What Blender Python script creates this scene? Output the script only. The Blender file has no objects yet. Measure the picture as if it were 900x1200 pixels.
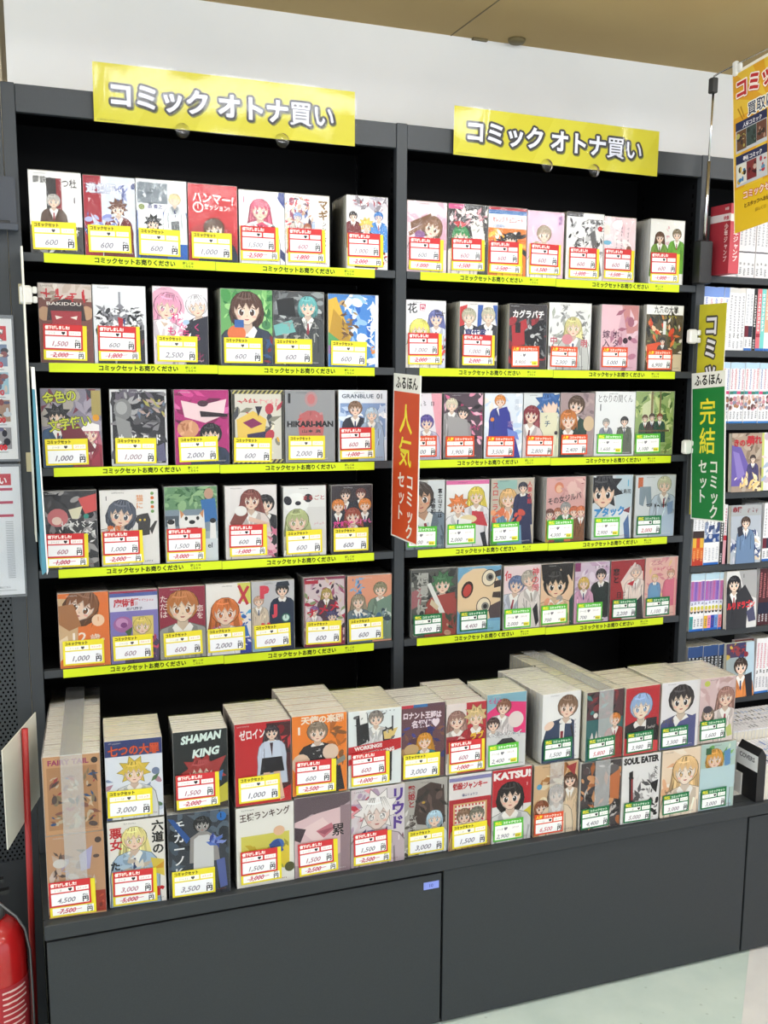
import bpy, math, random
from mathutils import Matrix, Vector

# ------------------------------------------------------------------ scene, camera, light
SC = bpy.context.scene
COL = SC.collection
MM = 0.001

def link(o, parent=None):
    COL.objects.link(o)
    if parent: o.parent = parent
    return o

# camera (calibrated on the bookcase: posts 900 mm apart)
F_PX, CX, CY, CZ = 1242.55, -3.3, -2591.1, 1623.6
YAW, PITCH, ROLL = 0.388785, -0.163598, 0.014691
fw = Vector((math.sin(YAW)*math.cos(PITCH), math.cos(YAW)*math.cos(PITCH), math.sin(PITCH)))
rt = Vector((math.cos(YAW), -math.sin(YAW), 0)); up = rt.cross(fw)
r2 = rt*math.cos(ROLL) + up*math.sin(ROLL); u2 = -rt*math.sin(ROLL) + up*math.cos(ROLL)
cam = bpy.data.cameras.new('camera')
cam.sensor_fit = 'VERTICAL'; cam.sensor_height = 36.0; cam.lens = F_PX/1200*36
cam.shift_x = -77.64/1200; cam.shift_y = 34.38/1200; cam.clip_start = 0.05
co = link(bpy.data.objects.new('camera', cam))
m = Matrix.Identity(4)
for i in range(3): m[i][0] = r2[i]; m[i][1] = u2[i]; m[i][2] = -fw[i]
m[0][3], m[1][3], m[2][3] = CX*MM, CY*MM, CZ*MM
co.matrix_world = m
SC.camera = co

# the rest of the bright shop: even white light from all around
W = bpy.data.worlds.new('world'); SC.world = W; W.use_nodes = True
W.node_tree.nodes['Background'].inputs[0].default_value = (0.92, 0.985, 1.07, 1)
W.node_tree.nodes['Background'].inputs[1].default_value = 1.2

# ceiling fluorescent battens (metres): glowing diffusers built with their housings below
LAMPS = [(x, y) for y in (-0.95, -2.55, -4.1) for x in (-0.9, 0.9, 2.7)]
LAMP_RADIANCE = 14.0     # the lit diffusers themselves are built with the ceiling

V = SC.view_settings
SC.display_settings.display_device = 'sRGB'
V.view_transform = 'Standard'; V.look = 'None'; V.gamma = 1; V.use_curve_mapping = False
V.exposure = 0.38

# ------------------------------------------------------------------ helpers
def lin(h):
    if isinstance(h, (tuple, list)): return tuple(h[:3])
    h = h.lstrip('#')
    if len(h) == 3: h = ''.join(c*2 for c in h)
    out = []
    for i in (0, 2, 4):
        c = int(h[i:i+2], 16)/255
        out.append(c/12.92 if c <= 0.04045 else ((c+0.055)/1.055)**2.4)
    return tuple(out)

def tone(h, k):
    c = lin(h)
    return tuple(min(1, v*k) for v in c)

def principled(name, col, rough=0.5, metal=0, spec=0.5, coat=0):
    m = bpy.data.materials.new(name); m.use_nodes = True
    b = m.node_tree.nodes['Principled BSDF']
    b.inputs['Base Color'].default_value = (*lin(col), 1)
    b.inputs['Roughness'].default_value = rough; b.inputs['Metallic'].default_value = metal
    b.inputs['Specular IOR Level'].default_value = spec
    b.inputs['Coat Weight'].default_value = coat
    return m

def noisy(name, c1, c2, scale, rough=0.5, bump=0.0, detail=4, spec=0.5, bscale=None):
    m = principled(name, c1, rough, spec=spec); t = m.node_tree; n = t.nodes; b = n['Principled BSDF']
    tc = n.new('ShaderNodeTexCoord'); no = n.new('ShaderNodeTexNoise')
    no.inputs['Scale'].default_value = scale; no.inputs['Detail'].default_value = detail
    cr = n.new('ShaderNodeValToRGB')
    cr.color_ramp.elements[0].color = (*lin(c1), 1); cr.color_ramp.elements[1].color = (*lin(c2), 1)
    cr.color_ramp.elements[0].position = 0.35; cr.color_ramp.elements[1].position = 0.65
    t.links.new(tc.outputs['Object'], no.inputs['Vector']); t.links.new(no.outputs['Fac'], cr.inputs['Fac'])
    t.links.new(cr.outputs['Color'], b.inputs['Base Color'])
    if bump:
        n2 = n.new('ShaderNodeTexNoise'); n2.inputs['Scale'].default_value = bscale or scale*6
        t.links.new(tc.outputs['Object'], n2.inputs['Vector'])
        bp = n.new('ShaderNodeBump'); bp.inputs['Strength'].default_value = bump; bp.inputs['Distance'].default_value = 0.002
        t.links.new(n2.outputs['Fac'], bp.inputs['Height']); t.links.new(bp.outputs['Normal'], b.inputs['Normal'])
    return m

def print_mat(name, rough, spec=0.4):
    m = principled(name, 'ffffff', rough, spec=spec); t = m.node_tree
    a = t.nodes.new('ShaderNodeAttribute'); a.attribute_name = 'ink'
    t.links.new(a.outputs['Color'], t.nodes['Principled BSDF'].inputs['Base Color'])
    return m

def film_mat(name, base, rough, scale, bump, tint=(1, 1, 1), white=0.0):
    """thin clear plastic: lets light through, mirrors a little of the lamps, creased"""
    m = bpy.data.materials.new(name); m.use_nodes = True; t = m.node_tree; n = t.nodes
    n.remove(n['Principled BSDF']); out = n['Material Output']
    tr = n.new('ShaderNodeBsdfTransparent'); tr.inputs[0].default_value = (*tint, 1)
    gl = n.new('ShaderNodeBsdfGlossy'); gl.inputs['Roughness'].default_value = rough
    fr = n.new('ShaderNodeFresnel'); fr.inputs['IOR'].default_value = 1.28
    ad = n.new('ShaderNodeMath'); ad.operation = 'ADD'; ad.inputs[1].default_value = base
    tc = n.new('ShaderNodeTexCoord'); no = n.new('ShaderNodeTexNoise')
    no.inputs['Scale'].default_value = scale; no.inputs['Detail'].default_value = 3; no.inputs['Distortion'].default_value = 1.5
    bp = n.new('ShaderNodeBump'); bp.inputs['Strength'].default_value = bump; bp.inputs['Distance'].default_value = 0.004
    mx = n.new('ShaderNodeMixShader')
    mp = n.new('ShaderNodeMapping'); mp.inputs['Rotation'].default_value = (0, 0.7, 0.5); mp.inputs['Scale'].default_value = (1, 1, 0.22)
    t.links.new(tc.outputs['Object'], mp.inputs['Vector']); t.links.new(mp.outputs['Vector'], no.inputs['Vector']); t.links.new(no.outputs['Fac'], bp.inputs['Height'])
    t.links.new(bp.outputs['Normal'], gl.inputs['Normal']); t.links.new(bp.outputs['Normal'], fr.inputs['Normal'])
    t.links.new(fr.outputs[0], ad.inputs[0]); t.links.new(ad.outputs[0], mx.inputs['Fac'])
    t.links.new(tr.outputs[0], mx.inputs[1]); t.links.new(gl.outputs[0], mx.inputs[2])
    last = mx
    if white:
        df = n.new('ShaderNodeBsdfDiffuse'); df.inputs[0].default_value = (0.85, 0.86, 0.87, 1)
        m2 = n.new('ShaderNodeMixShader'); m2.inputs['Fac'].default_value = white
        t.links.new(mx.outputs[0], m2.inputs[1]); t.links.new(df.outputs[0], m2.inputs[2]); last = m2
    t.links.new(last.outputs[0], out.inputs['Surface'])
    return m

M = dict(
    steel=noisy('charcoal_steel', '34383c', '3b3f44', 900, 0.42, 0.06, spec=0.35),
    steel2=noisy('charcoal_base', '33373b', '393d41', 700, 0.5, 0.08, spec=0.3),
    black=principled('black_board', '0f0f11', 0.6, spec=0.15),
    gap=principled('black_gap', '050506', 0.8, spec=0.05),
    ink=print_mat('printed_card', 0.5, 0.25), cover=print_mat('printed_cover', 0.42, 0.3),
    paper=print_mat('book_paper', 0.7, 0.15),
    film=film_mat('shrink_film', 0.01, 0.1, 24, 0.6),
    sleeve=film_mat('sign_sleeve', 0.01, 0.1, 6, 0.8),
    tape=film_mat('clear_tape', 0.05, 0.25, 40, 0.4, white=0.2),
    acrylic=principled('smoky_acrylic', '434852', 0.15),
    wall=noisy('white_wall', 'f1f2f3', 'eceeef', 3, 0.75, 0.02, spec=0.1),
    beige=noisy('beige_wall', 'd8cbb2', 'cfc0a4', 4, 0.7),
    ceil=noisy('tan_ceiling', 'c6ad7c', 'c2a878', 2.5, 0.85, 0.03, spec=0.1),
    olive=principled('olive_plastic', '6f6340', 0.6),
    white=principled('white_plastic', 'eeeeec', 0.35), cream=principled('cream_board', 'dcdbd0', 0.5),
    teal=principled('teal_board', '4a8aa0', 0.5), tapeb=principled('beige_tape', 'b8b090', 0.6),
    chrome=principled('chrome', 'd8d8d8', 0.18, metal=1), blackp=principled('black_plastic', '17171a', 0.4),
    red=principled('red_paint', 'b01d1f', 0.25, coat=0.4), redp=principled('red_pole', 'b02a2c', 0.35),
    grey=principled('grey_metal', '6d7073', 0.35, metal=0.6), lamp=None,
)
def floor_mat():
    m = noisy('mint_vinyl', 'c6d8d4', 'd0e0dc', 9, 0.32, 0.05, spec=0.4); t = m.node_tree; n = t.nodes
    b = n['Principled BSDF']; cr = [x for x in n if x.type == 'VALTORGB'][0]; tc = [x for x in n if x.type == 'TEX_COORD'][0]
    vo = n.new('ShaderNodeTexVoronoi'); vo.inputs['Scale'].default_value = 22
    r2_ = n.new('ShaderNodeValToRGB'); r2_.color_ramp.elements[0].color = (0.55, 0.6, 0.58, 1); r2_.color_ramp.elements[1].color = (1, 1, 1, 1)
    r2_.color_ramp.elements[0].position = 0.05; r2_.color_ramp.elements[1].position = 0.11
    mx = n.new('ShaderNodeMix'); mx.data_type = 'RGBA'; mx.blend_type = 'MULTIPLY'; mx.inputs['Factor'].default_value = 0.5
    t.links.new(tc.outputs['Object'], vo.inputs['Vector']); t.links.new(vo.outputs['Distance'], r2_.inputs['Fac'])
    t.links.new(cr.outputs['Color'], mx.inputs['A']); t.links.new(r2_.outputs['Color'], mx.inputs['B'])
    t.links.new(mx.outputs['Result'], b.inputs['Base Color'])
    return m
M['floor'] = floor_mat()
M['floorw'] = noisy('white_vinyl', 'e4e5e6', 'dcdddf', 9, 0.35, 0.05)
lm = bpy.data.materials.new('lamp_diffuser'); lm.use_nodes = True
lm.node_tree.nodes['Principled BSDF'].inputs['Base Color'].default_value = (0.9, 0.9, 0.9, 1)
lm.node_tree.nodes['Principled BSDF'].inputs['Emission Color'].default_value = (0.97, 0.99, 1, 1)
lm.node_tree.nodes['Principled BSDF'].inputs['Emission Strength'].default_value = LAMP_RADIANCE
M['lamp'] = lm

class MB:
    """collects solids in millimetres; build() links them as one mesh"""
    def __init__(s): s.v = []; s.f = []; s.c = []
    def add(s, vs, fs, col=None):
        k = len(s.v); s.v += [tuple(v) for v in vs]; s.f += [tuple(i+k for i in f) for f in fs]
        s.c += [lin(col) if col else (1, 1, 1)]*len(vs); return s
    def box(s, x0, x1, y0, y1, z0, z1, col=None):
        return s.add([(x0,y0,z0),(x1,y0,z0),(x1,y1,z0),(x0,y1,z0),(x0,y0,z1),(x1,y0,z1),(x1,y1,z1),(x0,y1,z1)],
                     [(0,3,2,1),(4,5,6,7),(0,1,5,4),(1,2,6,5),(2,3,7,6),(3,0,4,7)], col)
    def bev(s, x0, x1, y0, y1, z0, z1, b, col=None):
        """box with its edges along X, Y and Z chamfered on the vertical outline"""
        ring = [(x0+b,y0),(x1-b,y0),(x1,y0+b),(x1,y1-b),(x1-b,y1),(x0+b,y1),(x0,y1-b),(x0,y0+b)]
        cx, cy = (x0+x1)/2, (y0+y1)/2
        def sh(p, d): return (p[0]+(d if p[0] < cx else -d), p[1]+(d if p[1] < cy else -d))
        vs = [(*sh(p,b),z0) for p in ring]+[(*p,z0+b) for p in ring]+[(*p,z1-b) for p in ring]+[(*sh(p,b),z1) for p in ring]
        fs = [tuple(range(7,-1,-1)), tuple(range(24,32))]
        for k in range(3):
            for i in range(8): j = (i+1) % 8; fs.append((k*8+i,k*8+j,k*8+8+j,k*8+8+i))
        return s.add(vs, fs, col)
    def tube(s, pts, r, n=10, col=None):
        P = [Vector(p) for p in pts]; vs = []; fs = []
        for i, p in enumerate(P):
            d = (P[min(i+1,len(P)-1)]-P[max(i-1,0)]).normalized()
            a = d.cross(Vector((0,0,1)) if abs(d.z) < .9 else Vector((1,0,0))).normalized(); b = d.cross(a)
            rr = r[i] if isinstance(r, (list, tuple)) else r
            vs += [tuple(p+(a*math.cos(t)+b*math.sin(t))*rr) for t in [2*math.pi*k/n for k in range(n)]]
        for i in range(len(P)-1):
            for k in range(n): j = (k+1) % n; fs.append((i*n+k,i*n+j,i*n+n+j,i*n+n+k))
        fs += [tuple(range(n-1,-1,-1)), tuple(range((len(P)-1)*n, len(P)*n))]
        return s.add(vs, fs, col)
    def lathe(s, prof, cx=0, cy=0, n=24, col=None):
        vs = [(cx+r*math.cos(2*math.pi*k/n), cy+r*math.sin(2*math.pi*k/n), z) for r, z in prof for k in range(n)]
        fs = [(i*n+k,i*n+(k+1)%n,i*n+n+(k+1)%n,i*n+n+k) for i in range(len(prof)-1) for k in range(n)]
        fs += [tuple(range(n-1,-1,-1)), tuple(range((len(prof)-1)*n, len(prof)*n))]
        return s.add(vs, fs, col)
    def hexa(s, c8, col=None):
        return s.add(c8, [(0,3,2,1),(4,5,6,7),(0,1,5,4),(1,2,6,5),(2,3,7,6),(3,0,4,7)], col)
    def mesh(s, name, mat, smooth=False, ink=False):
        me = bpy.data.meshes.new(name); me.from_pydata([(x*MM,y*MM,z*MM) for x,y,z in s.v], [], s.f); me.update()
        me.materials.append(mat)
        if ink:
            a = me.color_attributes.new('ink', 'FLOAT_COLOR', 'POINT')
            a.data.foreach_set('color', [q for c in s.c for q in (*c, 1.0)])
        if smooth: me.polygons.foreach_set('use_smooth', [True]*len(me.polygons))
        return me
    def build(s, name, mat, parent=None, smooth=False, loc=None, ink=False):
        o = link(bpy.data.objects.new(name, s.mesh(name, mat, smooth, ink)), parent)
        if loc: o.location = [q*MM for q in loc]
        return o

def tag(o, label=None, cat=None, group=None, kind=None):
    if label: o['label'] = label
    if cat: o['category'] = cat
    if group: o['group'] = group
    if kind: o['kind'] = kind
    return o
def empty(name, loc=(0,0,0), rz=0, ry=0):
    o = link(bpy.data.objects.new(name, None)); o.empty_display_size = 0.05
    o.location = [q*MM for q in loc]; o.rotation_euler = (0, ry, rz); return o
def struct(o): return tag(o, kind='structure')

# ---- flat print: text and shapes in millimetres, laid in thin ink layers that face -Y
_txt = {}
_tcurve = bpy.data.curves.new('lettering', 'FONT'); _tcurve.resolution_u = 2; _tcurve.fill_mode = 'FRONT'
_tob = link(bpy.data.objects.new('lettering', _tcurve))
def glyphs(s, off=0.0):
    k = (s, off)
    if k not in _txt:
        _tcurve.body = s; _tcurve.offset = off
        bpy.context.view_layer.update()
        ev = _tob.evaluated_get(bpy.context.evaluated_depsgraph_get()); me = ev.to_mesh()
        vs = [(v.co.x, v.co.y) for v in me.vertices]; fs = [tuple(p.vertices) for p in me.polygons]
        ev.to_mesh_clear()
        if not vs: vs = [(0, 0)]
        _txt[k] = (vs, fs, max(v[0] for v in vs))
    return _txt[k]

def clip_poly(pts, w, h):
    for ax, lim, sg in ((0, 0, 1), (0, w, -1), (1, 0, 1), (1, h, -1)):
        if all((p[ax]-lim)*sg >= 0 for p in pts): continue
        out = []
        for i, b in enumerate(pts):
            a = pts[i-1]; da = (a[ax]-lim)*sg; db = (b[ax]-lim)*sg
            if (da >= 0) != (db >= 0):
                t = da/(da-db); out.append((a[0]+(b[0]-a[0])*t, a[1]+(b[1]-a[1])*t))
            if db >= 0: out.append(b)
        pts = out
        if len(pts) < 3: return None
    return pts

class Art:
    EPS = 0.012
    def __init__(s, w, h, bg='ffffff', thick=0.3):
        s.w, s.h = w, h; s.v = []; s.f = []; s.c = []; s.n = 0
        t = thick; c = lin(bg)
        s.v += [(0,0,0),(w,0,0),(w,0,h),(0,0,h),(0,t,0),(w,t,0),(w,t,h),(0,t,h)]
        s.f += [(0,1,2,3),(5,4,7,6),(4,0,3,7),(1,5,6,2),(3,2,6,7),(4,5,1,0)]; s.c += [c]*8
    def poly(s, pts, col, same=False):
        if not same: s.n += 1
        pts = clip_poly(pts, s.w, s.h)
        if not pts: return s
        k = len(s.v); y = -s.n*s.EPS
        s.v += [(p[0], y, p[1]) for p in pts]; s.f.append(tuple(range(k, k+len(pts)))); s.c += [lin(col)]*len(pts)
        return s
    def rect(s, x0, y0, x1, y1, col): return s.poly([(x0,y0),(x1,y0),(x1,y1),(x0,y1)], col)
    def ell(s, x, y, rx, ry, col, n=14, rot=0):
        c, q = math.cos(rot), math.sin(rot)
        return s.poly([(x+rx*math.cos(t)*c-ry*math.sin(t)*q, y+rx*math.cos(t)*q+ry*math.sin(t)*c) for t in [2*math.pi*k/n for k in range(n)]], col)
    def tris(s, vs, fs, col):
        s.n += 1; y = -s.n*s.EPS; c = lin(col)
        if all(0 <= v[0] <= s.w and 0 <= v[1] <= s.h for v in vs):
            k = len(s.v); s.v += [(a, y, b) for a, b in vs]; s.f += [tuple(i+k for i in f) for f in fs]; s.c += [c]*len(vs)
        else:
            for f in fs: s.poly([vs[i] for i in f], col, same=True)
    def text(s, t, x, y, size, col, off=0.015, sx=1.0, rot=0.0, shear=0.0, out=None, ow=0.09, shadow=None):
        """left end of the baseline at (x, y); size = height of the character cell"""
        vs, fs, w = glyphs(t, off); c, q = math.cos(rot), math.sin(rot)
        def tr(dx=0, dy=0):
            o = []
            for a, b in vs:
                a2 = (a+b*shear)*size*sx+dx; b2 = b*size+dy
                o.append((x+a2*c-b2*q, y+a2*q+b2*c))
            return o
        if shadow: 
            for k in range(10): t_ = 2*math.pi*k/10; s.tris(tr(size*(.04+ow*math.cos(t_)), size*(-.05+ow*math.sin(t_))), fs, shadow)
        if out:
            for k in range(12): t_ = 2*math.pi*k/12; s.tris(tr(size*ow*math.cos(t_), size*ow*math.sin(t_)), fs, out)
        s.tris(tr(), fs, col); return s
    def vtext(s, t, x, y, size, col, off=0.015, out=None, ow=0.08, step=1.02, sx=1.0):
        """vertical lettering: centre line x, top y"""
        for i, ch in enumerate(t):
            vs, fs, w = glyphs(ch, off); mid = (min(v[0] for v in vs)+w)/2 if ch not in 'ッャュョ' else 0.42
            s.text(ch, x-mid*size*sx, y-(i+0.88)*size*step, size, col, off, sx=sx, out=out, ow=ow)
        return s
    def mesh(s, name, mat):
        me = bpy.data.meshes.new(name); me.from_pydata([(x*MM,y*MM,z*MM) for x,y,z in s.v], [], s.f); me.update()
        me.materials.append(mat)
        a = me.color_attributes.new('ink', 'FLOAT_COLOR', 'POINT')
        a.data.foreach_set('color', [q for c in s.c for q in (*c, 1.0)])
        return me
    def build(s, name, parent=None, loc=(0,0,0), mat=None, rz=0, ry=0, rx=0):
        o = link(bpy.data.objects.new(name, s.mesh(name, mat or M['ink'])), parent)
        o.location = [q*MM for q in loc]; o.rotation_euler = (rx, ry, rz); return o

# ------------------------------------------------------------------ cover drawing (per cent of the cover, y from the top; radii in % of width)
SKIN = 'f2d6c2'
def R(*a): return ('R',)+a
def E(*a): return ('E',)+a
def P(c, *a): return ('P', c)+a
def T(*a, **k): return ('T', a, k)
def VT(*a, **k): return ('V', a, k)
def F(*a, **k): return ('F', a, k)
def N(*a): return ('N',)+a
def S(*a): return ('S',)+a

def figure(A, x, y, r, hair, cloth, st='s', skin=SKIN, rot=0, face=1, shirt='f4f2ee', body=1, seed=1):
    c, q = math.cos(math.radians(rot)), math.sin(math.radians(rot)); rn = random.Random(seed*77+int(x*13+y*7))
    def L(pts): return [(x+(a*c-b*q)*r, y+(a*q+b*c)*r) for a, b in pts]
    def el(cx, cy, rx, ry, col, n=14): A.poly(L([(cx+rx*math.cos(2*math.pi*k/n), cy+ry*math.sin(2*math.pi*k/n)) for k in range(n)]), col)
    dk = tone(hair, .5); lt = tuple(min(1, v*1.25+.06) for v in lin(hair)); ink = tone(hair, .28); big = r > 7
    if st == 'l':
        A.poly(L([(-1.12,.5),(-1.28,-.6),(-1.55,-2),(-1.4,-3.2),(-.6,-3.6),(.5,-3.3),(1.35,-3.6),(1.5,-2),(1.25,-.6),(1.12,.5)]), dk)
        for k in range(11):
            a = -1.42+k*.27; A.poly(L([(a*.75,.2),(a*.75+.2,.1),(a+.25+rn.uniform(-.1,.15),-1.8),(a+rn.uniform(-.15,.3),-3.3)]), rn.choice((hair, hair, lt, tone(hair,.75))))
    if st == 'b':
        el(0,-.25,1.24,1.22,ink); el(0,-.25,1.2,1.18,dk)
        for k in range(6): a = -1.1+k*.42; A.poly(L([(a,.1),(a+.2,.1),(a+rn.uniform(0,.2),-1.25)]), hair)
    if st == 'k':
        for m_, col in ((1.06, ink), (1, hair)):
            A.poly(L([((1.55 if k % 2 else .95)*m_*math.cos(math.pi*k/9+.1), .25+(1.45 if k % 2 else .9)*m_*math.sin(math.pi*k/9+.1)) for k in range(18)]), col)
    else: el(0,.12,1.16,1.13,ink); el(0,.12,1.1,1.08,hair)
    if body:
        bp = [(-.45,-1.15),(-1.45,-1.5),(-1.9,-2.1),(-2.15,-3.6),(-2.1,-5),(-2.3,-8),(2.3,-8),(2.1,-5),(2.15,-3.6),(1.9,-2.1),(1.45,-1.5),(.45,-1.15)]
        A.poly(L([(a*1.04, b+.04) for a, b in bp]), tone(cloth,.35)); A.poly(L(bp), cloth)
        for sx in (-1, 1):
            A.poly(L([(sx*1.1,-2.4),(sx*1.2,-2.3),(sx*1.35,-5),(sx*1.15,-5.2)]), tone(cloth,.5))
            A.poly(L([(sx*.45,-1.2),(sx*1.0,-1.42),(sx*1.05,-2.1),(sx*.2,-3.3)]), tone(cloth,.72))
        A.poly(L([(-.32,-.6),(.32,-.6),(.4,-1.35),(0,-1.75),(-.4,-1.35)]), tone(skin,.74))
        A.poly(L([(-.48,-1.12),(-.72,-1.42),(-.05,-2.9),(.1,-1.8)]), shirt); A.poly(L([(.48,-1.12),(.72,-1.42),(.05,-2.9),(-.1,-1.8)]), shirt)
        A.poly(L([(-.1,-1.85),(.1,-1.85),(.16,-2.9),(0,-3.2),(-.16,-2.9)]), tone(rn.choice((hair, cloth, 'a83a48', '3a4a78')), .8))
        for k in range(9):
            a = rn.uniform(-1.9,1.7); b0 = rn.uniform(-2,-4); A.poly(L([(a,b0),(a+rn.uniform(.08,.2),b0-.1),(a+rn.uniform(-.5,.5),b0-rn.uniform(1,2.4))]), tone(cloth, rn.choice((.5,.65,.8,1.35,1.6))))
    fp = [(-.82,.25),(-.82,-.2),(-.6,-.66),(-.15,-1.02),(.15,-1.02),(.6,-.66),(.82,-.2),(.82,.25),(.4,.75),(-.4,.75)]
    A.poly(L([(a*1.06,b*1.05) for a, b in fp]), tone(skin,.42)); A.poly(L(fp), skin)
    A.poly(L([(-.82,.4),(-.82,-.2),(-.6,-.66),(-.3,-.9),(-.62,-.2),(-.6,.4)]), tone(skin,.86))
    if face:
        for sx in (-1, 1):
            el(sx*.38,-.2,.22,.24,'fbf9f7',10); el(sx*.37,-.21,.16,.23,tone(hair,.3),10); el(sx*.37,-.28,.11,.12,tone(hair,.9),8); el(sx*.31,-.1,.06,.07,'ffffff',6)
            A.poly(L([(sx*.14,.0),(sx*.36,.1),(sx*.64,-.02),(sx*.6,.06),(sx*.34,.18),(sx*.14,.08)]), ink)
            el(sx*.52,-.5,.16,.08,tuple(a*b for a, b in zip(lin(skin),(1,.72,.7))),8)
        A.poly(L([(-.17,-.66),(.17,-.66),(.1,-.75),(-.1,-.75)]), 'b8605c'); A.poly(L([(0,-.36),(.08,-.5),(-.03,-.5)]), tone(skin,.6))
    A.poly(L([(-.8,.4),(.8,.4),(.72,-.02),(.45,.26),(.2,-.1),(-.05,.3),(-.3,-.1),(-.52,.24),(-.76,-.2)]), tone(skin,.7))
    A.poly(L([(-1.02,-.35),(-1.08,.3),(-.8,.92),(-.3,1.17),(.3,1.17),(.8,.92),(1.08,.3),(1.02,-.35),(.84,.2),(.66,-.02),(.42,.4),(.2,.02),(-.05,.44),(-.3,.02),(-.52,.38),(-.72,-.1),(-.86,.2)]), hair)
    for k in range(11):
        a = -.9+k*.18; A.poly(L([(a*.5,1.1),(a*.5+.07,1.1),(a+rn.uniform(0,.12),.22+rn.uniform(-.1,.3))]), rn.choice((dk, lt, ink, lt)))
    A.poly(L([(-.7,.72),(-.2,.62),(.3,.7),(.28,.8),(-.2,.74),(-.66,.84)]), lt)

def draw(A, ops):
    w, h = A.w, A.h
    X = lambda x: x/100*w
    Y = lambda y: h-y/100*h
    for op in ops:
        k = op[0]
        if k == 'R': A.rect(X(op[1]), Y(op[4]), X(op[3]), Y(op[2]), op[5])
        elif k == 'E': A.ell(X(op[1]), Y(op[2]), X(op[3]), X(op[4]), op[5], rot=math.radians(op[6]) if len(op) > 6 else 0)
        elif k == 'P':
            p = op[2:]; A.poly([(X(p[i]), Y(p[i+1])) for i in range(0, len(p), 2)], op[1])
        elif k == 'T':
            a, q = op[1], dict(op[2]); t, x, y, sz, c = a[:5]
            if 'rot' in q: q['rot'] = math.radians(q['rot'])
            if 'fit' in q:
                wd = glyphs(t, q.get('off', .015))[2]*X(sz); q['sx'] = X(q.pop('fit'))/wd
            A.text(t, X(x), Y(y)-X(sz)*.86, X(sz), c, **q)
        elif k == 'V':
            a, q = op[1], op[2]; t, x, y, sz, c = a[:5]; A.vtext(t, X(x), Y(y), X(sz), c, **q)
        elif k == 'F':
            a = op[1]; figure(A, X(a[0]), Y(a[1]), X(a[2]), *a[3:], **op[2])
        elif k == 'N':
            _, seed, n, cols, x0, y0, x1, y1, sz = op; rn = random.Random(seed); cols = cols.split()
            for i in range(n):
                x, y = rn.uniform(x0,x1), rn.uniform(y0,y1); s_ = sz*rn.uniform(.35,1); c = rn.choice(cols); t = rn.random()
                if t < .35: A.ell(X(x), Y(y), X(s_), X(s_*rn.uniform(.3,.8)), c, 9, rn.uniform(0,3))
                else:
                    a0 = rn.uniform(0,6.28); A.poly([(X(x)+X(s_)*rr*math.cos(a0+b), Y(y)+X(s_)*rr*math.sin(a0+b)) for b, rr in ((0,1.5),(1.9,.5),(3.1,1.2),(4.5,.45))], c)
        elif k == 'S':      # unreadable brush lettering: strokes in rows
            _, x, y, ww, hh, c, seed = op[:7]; rn = random.Random(seed)
            n = op[7] if len(op) > 7 else 4
            for i in range(n):
                if ww >= hh: cx, cy, sz = x+ww*(i+.5)/n, y+hh/2, min(ww/n, hh)
                else: cx, cy, sz = x+ww/2, y+hh*(i+.5)/n, min(hh/n, ww)
                for j in range(4):
                    a = rn.choice((0,0,1.57,1.57,.8,2.3)); l = sz*rn.uniform(.25,.46); t = sz*.075
                    ox, oy = rn.uniform(-.28,.28)*sz, rn.uniform(-.3,.3)*sz; ca, sa = math.cos(a), math.sin(a)
                    A.poly([(X(cx+ox)+X(u*ca-v*sa), Y(cy+oy)+X(u*sa+v*ca)) for u, v in ((-l,-t),(l,-t),(l,t),(-l,t))], c)

# ------------------------------------------------------------------ the setting
H, HB, LT = 2213, 2154, 18.8
ZS = [1859, 1618, 1380, 1142, 901]
LEDGE = 448
def quadbox(name, mat, *a): return struct(MB().box(*a).build(name, mat))
quadbox('floor', M['floor'], -4000, 6500, -6500, 900, -40, 0)
fs_ = MB(); fs_.add([(1857,-340,.6),(1857-219*9.5,-340-254*9.5,.6),(6400,-340-254*9.5,.6),(6400,-340,.6),(1857,-340,0),(1857-219*9.5,-340-254*9.5,0),(6400,-340-254*9.5,0),(6400,-340,0)],
    [(3,2,1,0),(4,5,6,7),(0,1,5,4),(1,2,6,5),(2,3,7,6),(3,0,4,7)])
struct(fs_.build('floor_white_section', M['floorw']))
quadbox('wall_back', M['wall'], 18, 6500, 352, 460, 0, 2541)
quadbox('wall_left', M['beige'], -4000, 18, 440, 520, 0, 2541)
MBt = MB().box(-70, -14, 400, 440, 2000, 2541).box(-4, 6, 408, 440, 2000, 2541)
struct(MBt.build('trim_1', M['beige']))
quadbox('ceiling', M['ceil'], -4000, 6500, -6500, 900, 2541, 2600)
struct(MB().box(1180, 1183, -6000, 352, 2539.6, 2541).box(2700, 2703, -6000, 352, 2539.6, 2541).box(-1500, 6000, -560, -557, 2539.6, 2541).build('trim_2', M['olive']))
struct(MB().box(1245, 1290, 338, 352, 2536, 2541).build('trim_3', M['olive']))
d = MB().lathe([(0.1,2529),(20,2529),(24,2533),(25,2541)], 1363, 303, 24).build('ceiling_sensor', M['olive'], smooth=True)
tag(d, 'small round olive sensor on the tan ceiling', 'ceiling sensor')
for x, y in LAMPS:
    r = empty('ceiling_light', (x*1000, y*1000, 2541))
    tag(r, 'long white fluorescent ceiling light panel above the aisle', 'ceiling light', 'ceiling lights over the aisle')
    MB().bev(-640, 640, -55, 55, -62, 0, 3).build('housing', M['white'], r)
    MB().bev(-615, 615, -65, 65, -122, -62.5, 14).build('diffuser', M['lamp'], r)
    for sx in (-640, 616): MB().bev(sx, sx+24, -68, 68, -126, -60, 3).build('end_cap', M['white'], r)

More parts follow.
